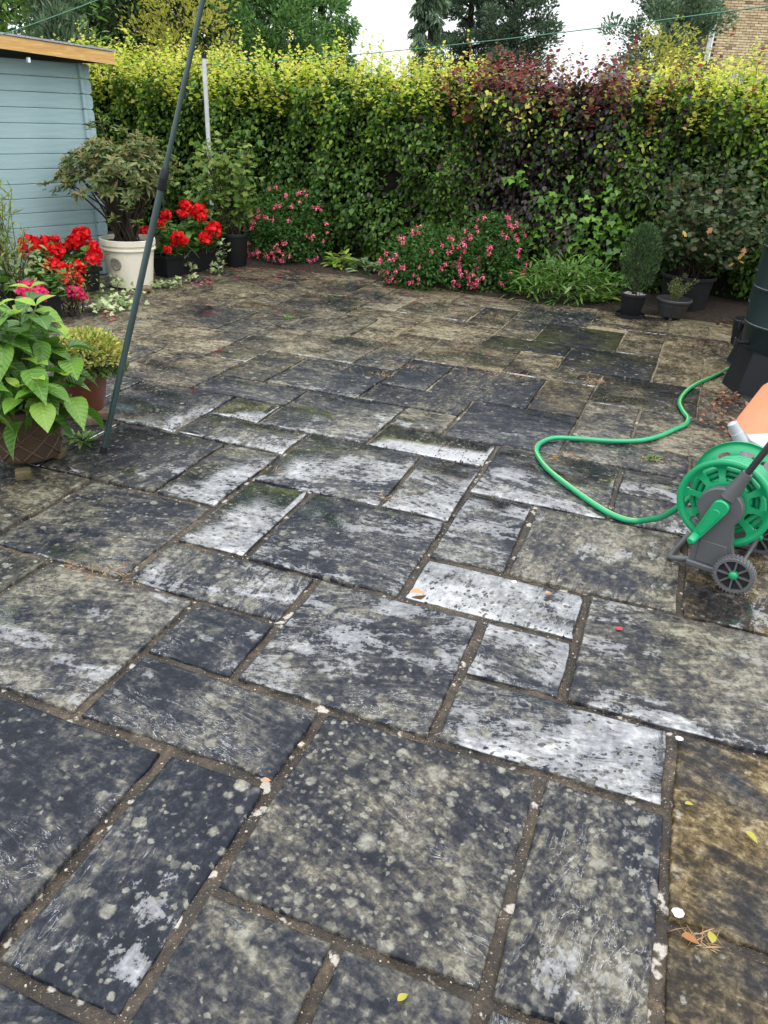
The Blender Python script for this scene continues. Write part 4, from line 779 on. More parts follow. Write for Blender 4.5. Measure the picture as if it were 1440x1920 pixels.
c2 = gnd(1125, 577); clump('primula_plant', 'low primula with broad pale green leaves left of the small conifer pot', (c2.x, c2.y + .14, .02), 22, .05, .05, .16, .38, .08, leafm('primula_leaf', rampG((.12, .24, .03), (.18, .32, .05), (.24, .38, .08)), .3, .4, .4, .4), 82, BIG, tilt=(.2, .9))
c3 = gnd(640, 512); clump('small_euphorbia', 'small lime green plant with oval leaves between the two fuchsias', (c3.x + .0, c3.y + .2, .02), 70, .14, .12, .12, .34, .18, leafm('euphorbia_leaf', rampG((.10, .20, .03), (.20, .32, .05), (.30, .38, .09)), .3, .4, .4), 83, LANCE, tilt=(.0, .9))
c4 = gnd(700, 520); clump('spotted_lungwort', 'pale silver spotted lungwort at the bed edge between the fuchsias', (c4.x - .02, c4.y + .2, .02), 60, .22, .12, .15, .3, .1, leafm('lungwort_leaf', rampG((.07, .13, .05), (.13, .20, .09), (.22, .29, .16)), .2, .5, .3), 84, LANCE, tilt=(.1, .9))
# --- hydrangea in the lattice pot
g9 = gnd(45, 885); hyd = empty('potted_hydrangea', (g9.x - .03, g9.y + .15, 0), 0, 'big-leaved green hydrangea in a brown lattice clay pot at left foreground', 'potted plant')
PZ = .03; rb, rt, ph = .135, .168, .255
pot(hyd, rb, rt, ph, M_LATT, PZ, .012, .045, n=44)
lat = 0
for d in (-1, 1):
    for k in range(9):
        pts = [];
        for i in range(13):
            tt = i / 12; R_ = rb + (rt - rb) * .9 * (tt * .82 + .03) + .002; a = 2 * math.pi * k / 9 + d * tt * 1.5; pts.append((R_ * math.cos(a), R_ * math.sin(a), PZ + .008 + tt * (ph - .06)))
        MB().tube(pts, .0055, 6).build('lattice_rib', M_LATT, hyd, True)
L_HYD = leafm('hydrangea_leaf', [(0, (.022, .075, .008)), (.3, (.045, .13, .014)), (.65, (.08, .20, .02)), (.95, (.15, .30, .035)), (1, (.20, .30, .05))], .28, .32, .6, .5)
L_HYDN = leafm('hydrangea_young_leaf', rampG((.20, .36, .04), (.28, .44, .06), (.34, .48, .09)), .35, .38, .45, .4)
rg = np.random.default_rng(91); heads = [np.array(v) for v in [(-.18, -.12, .62), (-.02, -.2, .56), (.16, -.12, .50), (.05, .02, .68), (-.14, .08, .72), (.20, .10, .56), (-.25, -.02, .5), (.0, -.1, .64), (.1, -.2, .42), (-.1, -.22, .42), (.24, -.02, .42), (-.02, .2, .62), (.12, .08, .62), (-.3, .1, .66), (-.22, .18, .74), (.04, -.12, .74), (-.08, -.06, .78), (.14, .0, .72), (.18, -.2, .46), (-.04, -.26, .48), (.06, .14, .76)]]
stems(hyd, PZ + .2, heads, .006, M_STEM, .04, rg=rg)
P, D, Nn, LL = [], [], [], []; P2, D2, N2, L2 = [], [], [], []
for h_ in heads:
    o = rg.uniform(0, 6)
    for lv in range(4):
        for k in range(2):
            a = o + lv * 1.571 + k * math.pi + rg.normal() * .2; tl = (.55, .15, -.2, -.45)[lv] + rg.normal() * .12; pz = h_ - np.array([0, 0, .05 * lv]); d = np.array([math.cos(a) * math.cos(tl), math.sin(a) * math.cos(tl), math.sin(tl)]); l = (.08, .13, .155, .16)[lv] * rg.uniform(.85, 1.15)
            (P2 if lv == 0 else P).append(pz); (D2 if lv == 0 else D).append(d); (N2 if lv == 0 else Nn).append(np.array([0, 0, 1]) + rg.normal(size=3) * .12); (L2 if lv == 0 else LL).append(l)
for k in range(46):
    a = rg.uniform(0, 6.28); z = rg.uniform(.26, .5); r_ = rg.uniform(.06, .2); P.append(np.array([math.cos(a) * r_, math.sin(a) * r_, z])); D.append(np.array([math.cos(a), math.sin(a), rg.uniform(-.9, .1)])); Nn.append(np.array([0, 0, 1]) + rg.normal(size=3) * .15); LL.append(rg.uniform(.12, .165))
LL = list(np.array(LL) * rg.uniform(.72, 1.18, len(LL))); leaf_mesh('foliage', P[::2], D[::2], Nn[::2], LL[::2], np.array(LL[::2]) * .68, BIG, L_HYD, hyd); leaf_mesh('foliage', P[1::2], D[1::2], Nn[1::2], LL[1::2], np.array(LL[1::2]) * .60, BIG2, L_HYD, hyd); leaf_mesh('young_leaves', P2, D2, N2, L2, np.array(L2) * .58, BIG, L_HYDN, hyd)
for i, (px, py) in enumerate(((42, 893), (108, 852))):
    q = gnd(px, py + 8); o = MB().box((0, 0, .0225), (.065, .055, .045), bev=.006).build('wooden_block', M_WOODB); o.location = (q.x, q.y + .02, 0); o.rotation_euler = (0, 0, .4 + i); tag(o, ('mossy wooden block under the front of the lattice pot', 'small mossy block by the right side of the lattice pot')[i], 'block')
# --- small golden shrub in terracotta pot on bricks
g10 = gnd(150, 792); ter = empty('potted_golden_shrub', (g10.x, g10.y + .1, 0), 0, 'yellow-leaved dwarf shrub in a reddish terracotta pot behind the hydrangea', 'potted plant'); pot(ter, .10, .128, .2, M_TERRA, .05, .008, .03)
L_SPIR = leafm('golden_dwarf_leaf', rampG((.10, .16, .03), (.22, .27, .05), (.38, .40, .10), (.48, .46, .16), (.36, .26, .08)), .35, .5, .3); L_SPIRD = leafm('green_dwarf_leaf', rampG((.03, .07, .015), (.06, .11, .02), (.09, .14, .03)), .25, .5, .3)
rg = np.random.default_rng(92); P, q = dome_pts(rg, 2800, .19, .17, .15, (.06, -.02, .32), -.35, .75); n = len(P); up = q[:, 2] > -.02
leaf_mesh('foliage', P[up], q[up] + np.array([0, 0, .5]) + rg.normal(size=(up.sum(), 3)) * .5, q[up] + np.array([0, 0, .7]), rg.uniform(.018, .035, up.sum()), .014, OVAL, L_SPIR, ter); dn = ~up
leaf_mesh('lower_foliage', P[dn] * .97, q[dn] + rg.normal(size=(dn.sum(), 3)) * .5, q[dn] + np.array([0, 0, .5]), rg.uniform(.018, .035, dn.sum()), .014, OVAL, L_SPIRD, ter); stems(ter, .2, P[::30], .003, None, .04, rg=rg)
for i, (px, py, rz) in enumerate(((172, 800, .5), (192, 790, .2), (120, 790, .7))):
    q = gnd(px, py); o = MB().box((0, 0, .024), (.085, .055, .048), bev=.005).build('brick_block', M_STONEB); o.location = (q.x - .01, q.y + .035, 0); o.rotation_euler = (0, 0, rz); tag(o, ('broken brick under the front of the terracotta pot', 'dark brick end just right of the terracotta pot', 'brick hidden behind the lattice pot under the terracotta pot')[i], 'brick')
q = gnd(275, 548); o = MB().box((0, 0, .03), (.09, .08, .06), bev=.02).build('stone_chunk', M_STONEB); o.location = (q.x, q.y, 0); tag(o, 'rounded brown stone at the foot of the cream pot', 'stone')
c5 = gnd(148, 835); clump('paving_weed', 'green weed growing from the joint between lattice pot and prop', (c5.x, c5.y + .03, 0), 34, .05, .03, .075, .3, .04, L_PER, 85, LANCE, tilt=(.0, 1.1))

# ================================================================== WASHING LINE, PROP, POST
M_GREENM = plain('dark_green_coated_steel', (.028, .05, .05), (.018, .034, .035), 14, .38, .5)
foot = gnd(193, 848); top = at(380, 0, 3.62); d = (top - foot).normalized()
prop = empty('line_prop', tuple(foot), 0, 'dark green telescopic washing line prop leaning across the left side', 'pole')
col_ = d * ((at(303, 335, 3.5) - foot).length)
MB().tube([d * .012, col_], .0145, 16).build('lower_tube', M_GREENM, prop, 'auto')
MB().tube([col_ - d * .04, d * 2.75], .0105, 16).build('upper_tube', M_GREENM, prop, 'auto')
c_ = MB(); c_.tube([col_ - d * .05, col_ - d * .045, col_ + d * .03, col_ + d * .045], [.016, .019, .019, .014], 16); c_.tube([col_ + d * .0 + Vector((.0, -.02, 0)), col_ + Vector((0, -.034, 0))], .008, 10)
c_.build('clamp_collar', M_BLACKP, prop, 'auto'); MB().tube([Vector((0, 0, 0)), d * .03], .0165, 16).build('foot_cap', M_BLACKP, prop, 'auto')
_s = Vector((1, 0, 0)); b = MB(); b.tube([d * 2.75, d * 2.80 + _s * .035, d * 2.88 + _s * .05], .006, 8); b.tube([d * 2.75, d * 2.80 - _s * .035, d * 2.88 - _s * .05], .006, 8); b.build('fork_end', M_BLACKP, prop, True)
pt = at(382, 100, 9.0); post = empty('line_post', (pt.x, pt.y, 0), 0, 'slim white washing line post with black cap standing before the hedge', 'post')
MB().tube([(.0, 0, 0), (.0, 0, pt.z - .04)], .023, 16).build('pole', plain('weathered_white_pole', (.55, .56, .55), (.40, .41, .41), 6, .5), post, 'auto')
MB().tube([(0, 0, pt.z - .045), (0, 0, pt.z)], .026, 16).build('cap', M_BLACKP, post, 'auto')
MB().tube([(-.075, 0, pt.z - .10), (.075, 0, pt.z - .095)], .008, 8).build('hook_bar', plain('rusty_steel', (.20, .09, .05), (.12, .06, .04), 30, .8), post, 'auto')
M_LINE = plain('green_pvc_line', (.03, .20, .11), (.03, .16, .09), 4, .4)
def line(label, a, b_, sag, r=.0022):
    pts = [a.lerp(b_, i / 40) + Vector((0, 0, -sag * 4 * (i / 40) * (1 - i / 40))) for i in range(41)]; o = MB().tube([p - a for p in pts], r, 6).build('washing_line', M_LINE, None, True); o.location = a; tag(o, label, 'washing line')
line('thin green washing line running right from the white post across the sky', pt + Vector((.07, 0, -.095)), at(1560, -5, 4.2), .04, .0028)
line('thin green washing line crossing the upper left corner above the shed', at(-60, 85, 7.2), at(240, -22, 4.6), .01, .0032)
# ================================================================== HOSE, REEL, NOZZLE
M_HOSE = plain('green_hose', (.012, .30, .13), (.010, .24, .10), 5, .32, .5)
M_REELG = plain('green_reel_plastic', (.006, .29, .115), (.005, .24, .09), 4, .32, .5)
M_REELK = plain('grey_reel_plastic', (.085, .088, .092), (.065, .068, .07), 5, .45, .45, .1, 150)
O = Vector((1.244, 2.55, 0)); RZ = -math.radians(35.5)
reel = empty('hose_reel', tuple(O), RZ, 'green and grey wheeled hose reel at the right edge', 'hose reel')
HZ = .292
def disc(y, R, face):
    na, radii = 144, list(np.linspace(.066, R, 22)); nr = len(radii) - 1; solid = np.ones((nr, na), bool); SEC = 10
    for i in range(nr):
        rm = (radii[i] + radii[i + 1]) / 2; q = (rm - .117) / .031
        for k in range(na):
            a = (k + .5) / na * SEC; fr = (a - math.floor(a)) - .5; hwid = .335
            if abs(q) ** 4 + abs(fr / hwid) ** 4 < 1: solid[i, k] = False
    def dish(r):
        return -.012 * math.exp(-((r - R + .012) / .016) ** 2) + .010 * math.exp(-((r - .118) / .03) ** 2)
    V = {}; v = []; f = []
    def vid(i, k, s):
        k %= na
        if (i, k, s) not in V:
            a = 2 * math.pi * k / na; r = radii[i]; V[(i, k, s)] = len(v); v.append((r * math.cos(a), y + (dish(r) + (.0 if s == 0 else .012)) * face, HZ + r * math.sin(a)))
        return V[(i, k, s)]
    for i in range(nr):
        for k in range(na):
            if not solid[i, k]: continue
            f.append((vid(i, k, 0), vid(i, k + 1, 0), vid(i + 1, k + 1, 0), vid(i + 1, k, 0))); f.append((vid(i, k, 1), vid(i + 1, k, 1), vid(i + 1, k + 1, 1), vid(i, k + 1, 1)))
            if i == 0 or not solid[i - 1, k]: f.append((vid(i, k, 0), vid(i, k, 1), vid(i, k + 1, 1), vid(i, k + 1, 0)))
            if i == nr - 1 or not solid[i + 1, k]: f.append((vid(i + 1, k, 0), vid(i + 1, k + 1, 0), vid(i + 1, k + 1, 1), vid(i + 1, k, 1)))
            if not solid[i, (k - 1) % na]: f.append((vid(i, k, 0), vid(i + 1, k, 0), vid(i + 1, k, 1), vid(i, k, 1)))
            if not solid[i, (k + 1) % na]: f.append((vid(i, k + 1, 0), vid(i, k + 1, 1), vid(i + 1, k + 1, 1), vid(i + 1, k + 1, 0)))
    return MB().add(v, f).build('reel_disc', M_REELG, reel, 'auto')
disc(.035, .172, 1); disc(.24, .180, -1)
b = MB(); My = Matrix.Translation((0, .05, HZ)) @ Matrix.Rotation(-math.pi / 2, 4, 'X'); b.lathe([(.066, -.01), (.07, 0), (.07, .17), (.066, .19)], 28, M=My); b.build('drum', M_REELK, reel, 'auto')
pts = []
for i in range(21 * 18 + 1):
    a = 2 * math.pi * i / 18; lay = i // (7 * 18); y = .062 + (.155 * (i % 126) / 126 if lay != 1 else .155 * (1 - (i % 126) / 126)); R_ = .083 + .022 * lay; pts.append((R_ * math.cos(a), y, HZ + R_ * math.sin(a)))
MB().tube(pts, .0115, 6).build('wound_hose', M_HOSE, reel, True)
def plate(outline, y0, y1, name, mat, bev=.004):
    n = len(outline); cx = sum(p[0] for p in outline) / n; cz = sum(p[1] for p in outline) / n
    def ins(k): return [(cx + (x - cx) * (1 - k / max(math.hypot(x - cx, z - cz), .01)), cz + (z - cz) * (1 - k / max(math.hypot(x - cx, z - cz), .01))) for x, z in outline]
    rings = [(y0, ins(bev)), (y0 + bev, outline), (y1 - bev, outline), (y1, ins(bev))]; v = [(x, y, z) for y, o_ in rings for x, z in o_]
    f = [tuple(range(n)), tuple(range(4 * n - 1, 3 * n - 1, -1))] + [(r * n + i, r * n + n + i, r * n + n + (i + 1) % n, r * n + (i + 1) % n) for r in range(3) for i in range(n)]
    return MB().add(v, f).build(name, mat, reel, 'auto')
ol = []
for k in range(25):                                      # round head, open towards the leg
    a = math.radians(-40 + 260 * k / 24); ol.append((.080 * math.cos(a), HZ + .080 * math.sin(a)))
ol += [(-.058, .17), (-.058, .10), (-.062, .052), (.105, .052), (.098, .09), (.072, .17)]
plate(ol, -.022, .012, 'side_plate', M_REELK); 
o = plate(ol, .262, .292, 'side_plate', M_REELK)
for y in (-.005, .277): MB().box((.022, y, .042), (.175, .055, .026), bev=.006).build('base_block', M_REELK, reel)
plate([(x * .9 + .004, .06 + (z - .05) * .85) for x, z in ((-.045, .052), (.095, .052), (.062, .16), (-.045, .16))], -.027, -.0215, 'leg_panel', M_REELK, .003)
b = MB(); b.tube(spline([(-.05, 0, .046), (-.10, 0, .030), (-.132, .012, .016), (-.138, .04, .013), (-.138, .23, .013), (-.132, .258, .016), (-.10, .272, .030), (-.05, .272, .046)], 6), .011, 12); b.build('foot_bar', M_REELK, reel, True)
# handle: sockets and a U-shaped tube up and across to the far side
hd = Vector((.105, 0, .30)).normalized()
for y in (-.004, .277):
    b = MB(); s0 = Vector((0, y, HZ)) + hd * .05; b.tube([s0, s0 + hd * .05, s0 + hd * .115], [.034, .026, .0185], 14); b.build('handle_socket', M_REELK, reel, 'auto')
h0 = Vector((0, -.004, HZ)) + hd * .15; h1 = Vector((0, -.004, HZ)) + hd * .62; h2 = h1 + hd * .05 + Vector((0, .05, 0)); w_ = Vector((0, .281, 0))
b = MB(); b.tube([h0, h1] + spline([h1, h1 + hd * .035 + Vector((0, .012, 0)), h2], 4)[1:] + [h2 + Vector((0, .18, 0))] + spline([h2 + Vector((0, .18, 0)), h1 + hd * .035 + w_ - Vector((0, .012, 0)), h1 + w_], 4)[1:] + [h0 + w_], .012, 12); b.build('handle', M_REELK, reel, True)
# crank
ol = []; c0, c1 = Vector((.004, HZ + .012)), Vector((-.052, HZ - .125)); ax = (c1 - c0).normalized(); nx = Vector((-ax.y, ax.x))
for k in range(11): a = math.pi * k / 10; ol.append(tuple(c0 + nx * .030 * math.cos(a) - ax * .030 * math.sin(a)))
for k in range(9): a = math.pi * k / 8; ol.append(tuple(c1 - nx * .017 * math.cos(a) + ax * .017 * math.sin(a)))
plate(ol, -.046, -.024, 'crank_arm', M_REELG, .004)
sl_p = [tuple(c0.lerp(c1, .5) + (Vector(p) - c0.lerp(c1, .5)) * .62) for p in ol]; plate(sl_p, -.0495, -.045, 'crank_panel', M_REELG, .002)
MB().tube([(c1.x, -.04, c1.y), (c1.x - .004, -.085, c1.y - .004), (c1.x - .005, -.092, c1.y - .005)], [.017, .0155, .010], 16).build('crank_knob', M_REELG, reel, 'auto')
M_TYRE = plain('grey_wheel_plastic', (.10, .102, .106), (.075, .077, .08), 8, .6, .4, .2, 90)
def wheel(y):
    c = (.115, y, .072); wo = empty('wheel', c); wo.parent = reel
    M0 = Matrix.Rotation(-math.pi / 2, 4, 'X'); b = MB(); b.lathe([(.058, -.017), (.068, -.017), (.072, -.012), (.072, .012), (.068, .017), (.058, .017), (.058, -.017)], 40, M=M0)
    for k in range(34):
        a = 2 * math.pi * k / 34; b.box((0, 0, 0), (.006, .030, .006), M=Matrix.Translation((.072 * math.cos(a), 0, .072 * math.sin(a))) @ Matrix.Rotation(-a, 4, 'Y'))
    b.build('tyre', M_TYRE, wo, 'auto')
    b = MB(); b.lathe([(.0, -.004), (.060, -.004), (.060, .008), (0, .008)], 32, M=M0); b.build('spoke_gap_disc', plain('dark_spoke_gaps', (.010, .010, .011), None, 6, .7), wo)  # black disc standing in for the dark open gaps between the spokes
    for k in range(8):
        a = 2 * math.pi * k / 8; b = MB().box((0, 0, 0), (.042, .014, .0055), M=Matrix.Translation((.038 * math.cos(a), -.008, .038 * math.sin(a))) @ Matrix.Rotation(-a, 4, 'Y')); b.build('spoke', M_TYRE, wo)
    b = MB(); b.lathe([(.0, -.024), (.009, -.023), (.015, -.019), (.0175, -.012), (.0175, .01), (0, .01)], 20, M=M0); b.build('hub_cap', M_REELG, wo, True)
wheel(-.055); wheel(.325)
MB().tube([(.115, -.05, .072), (.115, .32, .072)], .008, 10).build('axle', M_REELK, reel, True)
MB().tube([(.05, -.008, .045), (.115, -.02, .06)], .016, 10).build('axle_bracket', M_REELK, reel, True); MB().tube([(.05, .28, .045), (.115, .29, .06)], .016, 10).build('axle_bracket', M_REELK, reel, True)
# hose lying across the patio
hp = [(1470, 655), (1420, 672), (1376, 687), (1340, 705), (1305, 720), (1284, 736), (1274, 754), (1280, 770), (1290, 784), (1285, 796), (1265, 805), (1238, 817), (1200, 826), (1150, 827), (1090, 823), (1042, 821), (1016, 829), (1006, 843), (1012, 860), (1030, 882), (1062, 908), (1100, 936), (1138, 960), (1168, 973), (1192, 977)]
P = [gnd(x, y, .016) for x, y in hp]; Mr = Matrix.Translation(O) @ Matrix.Rotation(RZ, 4, 'Z')
P += [Vector(q) for q in ((1.112, 2.89, .045), (1.138, 2.80, .11), (1.17, 2.73, .20), (1.22, 2.70, .29))]
Ps = spline(P, 8); h_root = empty('garden_hose', tuple(Ps[0]), 0, 'green garden hose snaking over the paving from water butt to reel', 'hose')
MB().tube([p - Ps[0] for p in Ps], .0125, 12).build('tube', M_HOSE, h_root, True)
M_STR = plain('yellow_hose_stripe', (.42, .50, .08), (.34, .42, .07), 6, .4)
tw_ = []
for i, p in enumerate(Ps):
    t_ = (Ps[min(i + 1, len(Ps) - 1)] - Ps[max(i - 1, 0)]).normalized(); s_ = t_.cross(Vector((0, 0, 1))).normalized(); an = .9 + .9 * math.sin(i * .045); tw_.append(p - Ps[0] + (Vector((0, 0, 1)) * math.sin(an) + s_ * math.cos(an)) * .0108)
MB().tube(tw_, .0026, 5).build('stripe', M_STR, h_root, True)
# nozzle, white box, orange pot behind the reel
nz = empty('spray_nozzle', tuple(at(1392, 835, 2.95)), 0, 'pale grey spray gun nozzle standing up behind the hose reel', 'nozzle')
n0 = Vector((0, 0, 0)); n1 = at(1372, 792, 2.97) - Vector(nz.location)
M_PALE = plain('pale_grey_plastic', (.36, .40, .43), (.30, .33, .36), 5, .4, .5)
b = MB(); b.tube([n0, n0.lerp(n1, .55), n0.lerp(n1, .57), n0.lerp(n1, .95), n1], [.027, .024, .022, .020, .012], 18); b.build('barrel', M_PALE, nz, 'auto')
MB().tube([n0 + Vector((.03, 0, -.01)), n0.lerp(n1, .55) + Vector((.03, 0, 0))], [.02, .008], 10).build('trigger', plain('smoky_plastic', (.22, .22, .25), None, 5, .25), nz, True)
zf = -(nz.location.z) ; b = MB(); b.tube([n0, Vector((.01, .0, zf + .0))], [.026, .022], 14); 
for k in range(7): b.tube([Vector((.003, 0, zf * (.2 + .1 * k))), Vector((.003, 0, zf * (.2 + .1 * k) - .012))], .029, 14)
b.build('ribbed_base', M_PALE, nz, 'auto')
bx = gnd(1425, 868); wb = empty('white_plastic_box', (bx.x + .03, bx.y - .35 + .0, 0), .3, 'whitish translucent plastic tub behind the hose reel at the right edge', 'tub')
wb.location = (1.80, 3.28, 0); M_TUB = plain('whitish_plastic', (.46, .42, .41), (.38, .35, .34), 4, .35, .4)
b = MB(); b.add([(-.10, -.08, 0), (.12, -.08, 0), (.12, .08, 0), (-.10, .08, 0), (-.125, -.1, .26), (.15, -.1, .26), (.15, .1, .26), (-.125, .1, .26)], [(3, 2, 1, 0), (0, 1, 5, 4), (1, 2, 6, 5), (2, 3, 7, 6), (3, 0, 4, 7)]); b.build('tub', M_TUB, wb); MB().box((.012, 0, .27), (.30, .225, .02), bev=.006).build('lid', M_TUB, wb)
op = empty('orange_pot', (2.20, 4.02, 0), 0, 'upturned orange terracotta-coloured pot behind the hose reel at right edge', 'pot')
e = at(1440, 735, 4.02); M_OR = plain('orange_terracotta', (.66, .27, .15), (.60, .21, .10), 3, .6, .3)
rt_ = 2.20 - e.x; b = MB(); b.lathe([(.27, 0), (.285, .004), (.285, .03), (.275, .04), (rt_ + .02, e.z), (rt_ * .6, e.z + .09), (rt_ * .55, e.z + .10), (0, e.z + .10)], 44); b.build('body', M_OR, op, 'auto'); MB().lathe([(.286, .006), (.292, .010), (.292, .024), (.286, .028)], 44, caps=False).build('rim', M_OR, op, 'auto')
# ================================================================== WATER BUTTS
M_BUTT = plain('dark_green_butt', (.007, .017, .017), (.005, .013, .013), 2, .45, .25); M_BUTT2 = plain('black_green_butt', (.008, .016, .016), (.007, .012, .012), 2, .42, .5); M_STAND = plain('black_stand_plastic', (.008, .009, .012), (.006, .007, .009), 3, .5, .25)
def butt(label, x, y, R, zb, zt, mat, tapz, tap_a, ribs):
    root = empty('water_butt', (x, y, 0), 0, label, 'water butt', 'water butts on stands')
    pr = [(R * .93, zb), (R * .97, zb + .03)]
    for z in ribs: pr += [(R * .99, z - .02), (R * 1.012, z - .012), (R * 1.012, z + .012), (R, z + .02)]
    pr += [(R * 1.0, zt - .05), (R * .99, zt), (0, zt)]
    MB().lathe(pr, 48).build('barrel', mat, root, 'auto'); MB().lathe([(R * 1.03, zt - .02), (R * 1.04, zt + .01), (R * .9, zt + .045), (0, zt + .06)], 48).build('lid', mat, root, 'auto')
    for z in ribs: MB().lathe([(R * 1.013, z - .0035), (R * 1.017, z - .002), (R * 1.017, z + .002), (R * 1.013, z + .0035)], 48, caps=False).build('seam_ring', plain('shiny_seam', (.10, .13, .13), None, 4, .2), root)
    n = 8; v = []; f = []
    for rr, z in ((R * 1.16, 0), (R * 1.14, .012), (R * .96, zb - .015), (R * .96, zb)):
        for k in range(n): a = 2 * math.pi * (k + .5) / n; v.append((rr * math.cos(a), rr * math.sin(a), z))
    f = [(r * n + k, r * n + (k + 1) % n, (r + 1) * n + (k + 1) % n, (r + 1) * n + k) for r in range(3) for k in range(n)] + [tuple(range(n - 1, -1, -1)), tuple(range(3 * n, 4 * n))]
    MB().add(v, f).build('stand', M_STAND, root)
    dv = Vector((math.cos(tap_a), math.sin(tap_a), 0)); s = dv * (R * .95) + Vector((0, 0, tapz)); tp = empty('tap', tuple(s)); tp.parent = root
    b = MB(); b.tube([Vector(), dv * .05, dv * .085], [.016, .013, .013], 12); b.tube([dv * .085 + Vector((0, 0, .015)), dv * .085 - Vector((0, 0, .035))], .012, 12); b.build('spout', M_STAND, tp, 'auto'); b = MB(); b.box(dv * .10 + Vector((0, 0, .005)), (.012, .012, .055), tap_a, .003); b.build('lever', plain('blue_black_lever', (.012, .016, .03), None, 4, .4), tp)
    return root
butt('nearer dark green water butt on a black stand at the right edge', 2.53, 4.92, .285, .285, 1.2, M_BUTT, .325, math.pi + .15, (.44, .66, .9))
b2 = butt('farther blackish water butt with blue label behind the nearer one', 2.78, 5.50, .285, .25, 1.15, M_BUTT2, .305, math.pi + .2, (.45, .66, .9))
# printed label on the far butt (blank blue and white sticker)
v = []; f = []; m = 6
for i in range(m + 1):
    a = math.pi + .06 + .5 * i / m; R_ = .285 * 1.019
    v += [(R_ * math.cos(a), R_ * math.sin(a), .735), (R_ * math.cos(a), R_ * math.sin(a), .90)]
f = [(2 * i, 2 * i + 2, 2 * i + 3, 2 * i + 1) for i in range(m)]
t = NT('blue_white_sticker'); nn_ = t.noise(t.obj(), 26, 2, .5); MB().add(v, f).build('label_sticker', t.done(t.bsdf(t.ramp(nn_, [(.42, (.06, .32, .58)), (.5, (.12, .42, .66)), (.56, (.65, .75, .80))]), .35, .5)), b2)
# pot with white rim standing behind the butts
q = at(1397, 580, 6.1); rp = empty('empty_black_pot', (q.x + .05, q.y, 0), 0, 'black pot with pale rim behind the far water butt', 'pot'); pot(rp, .09, .11, .2, M_BLACKP, 0, .006, .02)

# ================================================================== SMALL THINGS ON THE PAVING
random.seed(77)
L_DRYS = [leafm('dry_leaf_tan', rampG((.42, .20, .10), (.50, .28, .15)), .15, .6), leafm('yellow_leaf', rampG((.34, .31, .06), (.38, .33, .05)), .2, .5), leafm('brown_leaf', rampG((.26, .11, .04), (.32, .15, .06)), .15, .6), leafm('white_petal', rampG((.62, .58, .58), (.66, .6, .6)), .2, .6), leafm('red_petal_fallen', rampG((.45, .03, .05), (.5, .05, .07)), .2, .6)]
for (px, py, mi, L, rz, T, lab, cat) in [(768, 1113, 0, .062, .2, BIG, 'curled tan leaf in the joint near the middle of the patio', 'fallen leaf'), (1022, 1115, 0, .03, .5, BIG, 'tiny tan leaf on the wet slab right of the tan curled leaf', 'fallen leaf'), (960, 1093, 3, .02, .5, ROUND, 'small white petal just above the wet long slab', 'petal'),
        (1396, 1562, 1, .036, -.9, BIG, 'yellow-green leaf on the brown slab at the right edge', 'fallen leaf'), (1334, 1772, 1, .034, 1.3, BIG, 'yellow leaf in the joint at lower right', 'fallen leaf'), (1276, 1757, 2, .04, -.3, BIG, 'brown leaf in the joint left of the lower yellow leaf', 'fallen leaf'), (745, 1880, 1, .026, .7, BIG, 'small round yellow leaf at the bottom edge of the picture', 'fallen leaf'),
        (1261, 1715, 3, .026, .2, ROUND, 'white petal lying on the right-hand mortar joint', 'petal'), (1266, 1385, 3, .022, -.2, ROUND, 'small white petal at the joint crossing below the brown slab corner', 'petal'), (1155, 1180, 4, .022, .2, ROUND, 'red petal on the wet slab below the hose reel', 'petal'), (490, 1466, 0, .025, .2, BIG, 'small orange leaf at the joint corner left of the lichen slab', 'fallen leaf'), (1283, 1510, 1, .025, .1, BIG, 'tiny yellow leaf beside the long right joint', 'fallen leaf')]:
    q = gnd(px, py, .006); o = leaf_mesh('fallen_leaf' if 'leaf' in cat else 'petal', [(0, 0, 0)], [(math.cos(rz), math.sin(rz), .06)], [(.1, .1, 1)], [L], [L * (.55 if T is BIG else 1)], T, L_DRYS[mi]); o.location = q; tag(o, lab, cat)
    o.location.z = .012 if T is BIG else .007
# brown leaf litter round the water butts
rg = np.random.default_rng(95); n = 130; px = rg.uniform(1312, 1415, n); py = 765 + rg.normal(size=n) * 22 + (px - 1312) * .25; P = np.array([tuple(gnd(a, b, .012)) for a, b in zip(px, py)]); P[:, 2] += rg.uniform(0, .03, n)
e1 = np.array([tuple(gnd(a, b, .012)) for a, b in zip(rg.uniform(1340, 1385, 45), rg.uniform(730, 755, 45))]); e2 = np.array([tuple(gnd(a, b, .012)) for a, b in zip(rg.uniform(1330, 1400, 60), rg.uniform(575, 612, 60))]); P = np.concatenate([P, e1, e2]); n = len(P)
tag(leaf_mesh('leaf_litter', P, rg.normal(size=(n, 3)) * np.array([1, 1, .4]), rg.normal(size=(n, 3)) * .5 + np.array([0, 0, 1]), rg.uniform(.02, .048, n), .02, BEECH, leafm('litter_leaf', rampG((.03, .014, .009), (.07, .028, .016), (.13, .055, .03), (.30, .17, .10), (.06, .03, .016)), .1, .7)), 'dry brown leaves gathered at the foot of the water butts', 'leaves', kind='stuff')
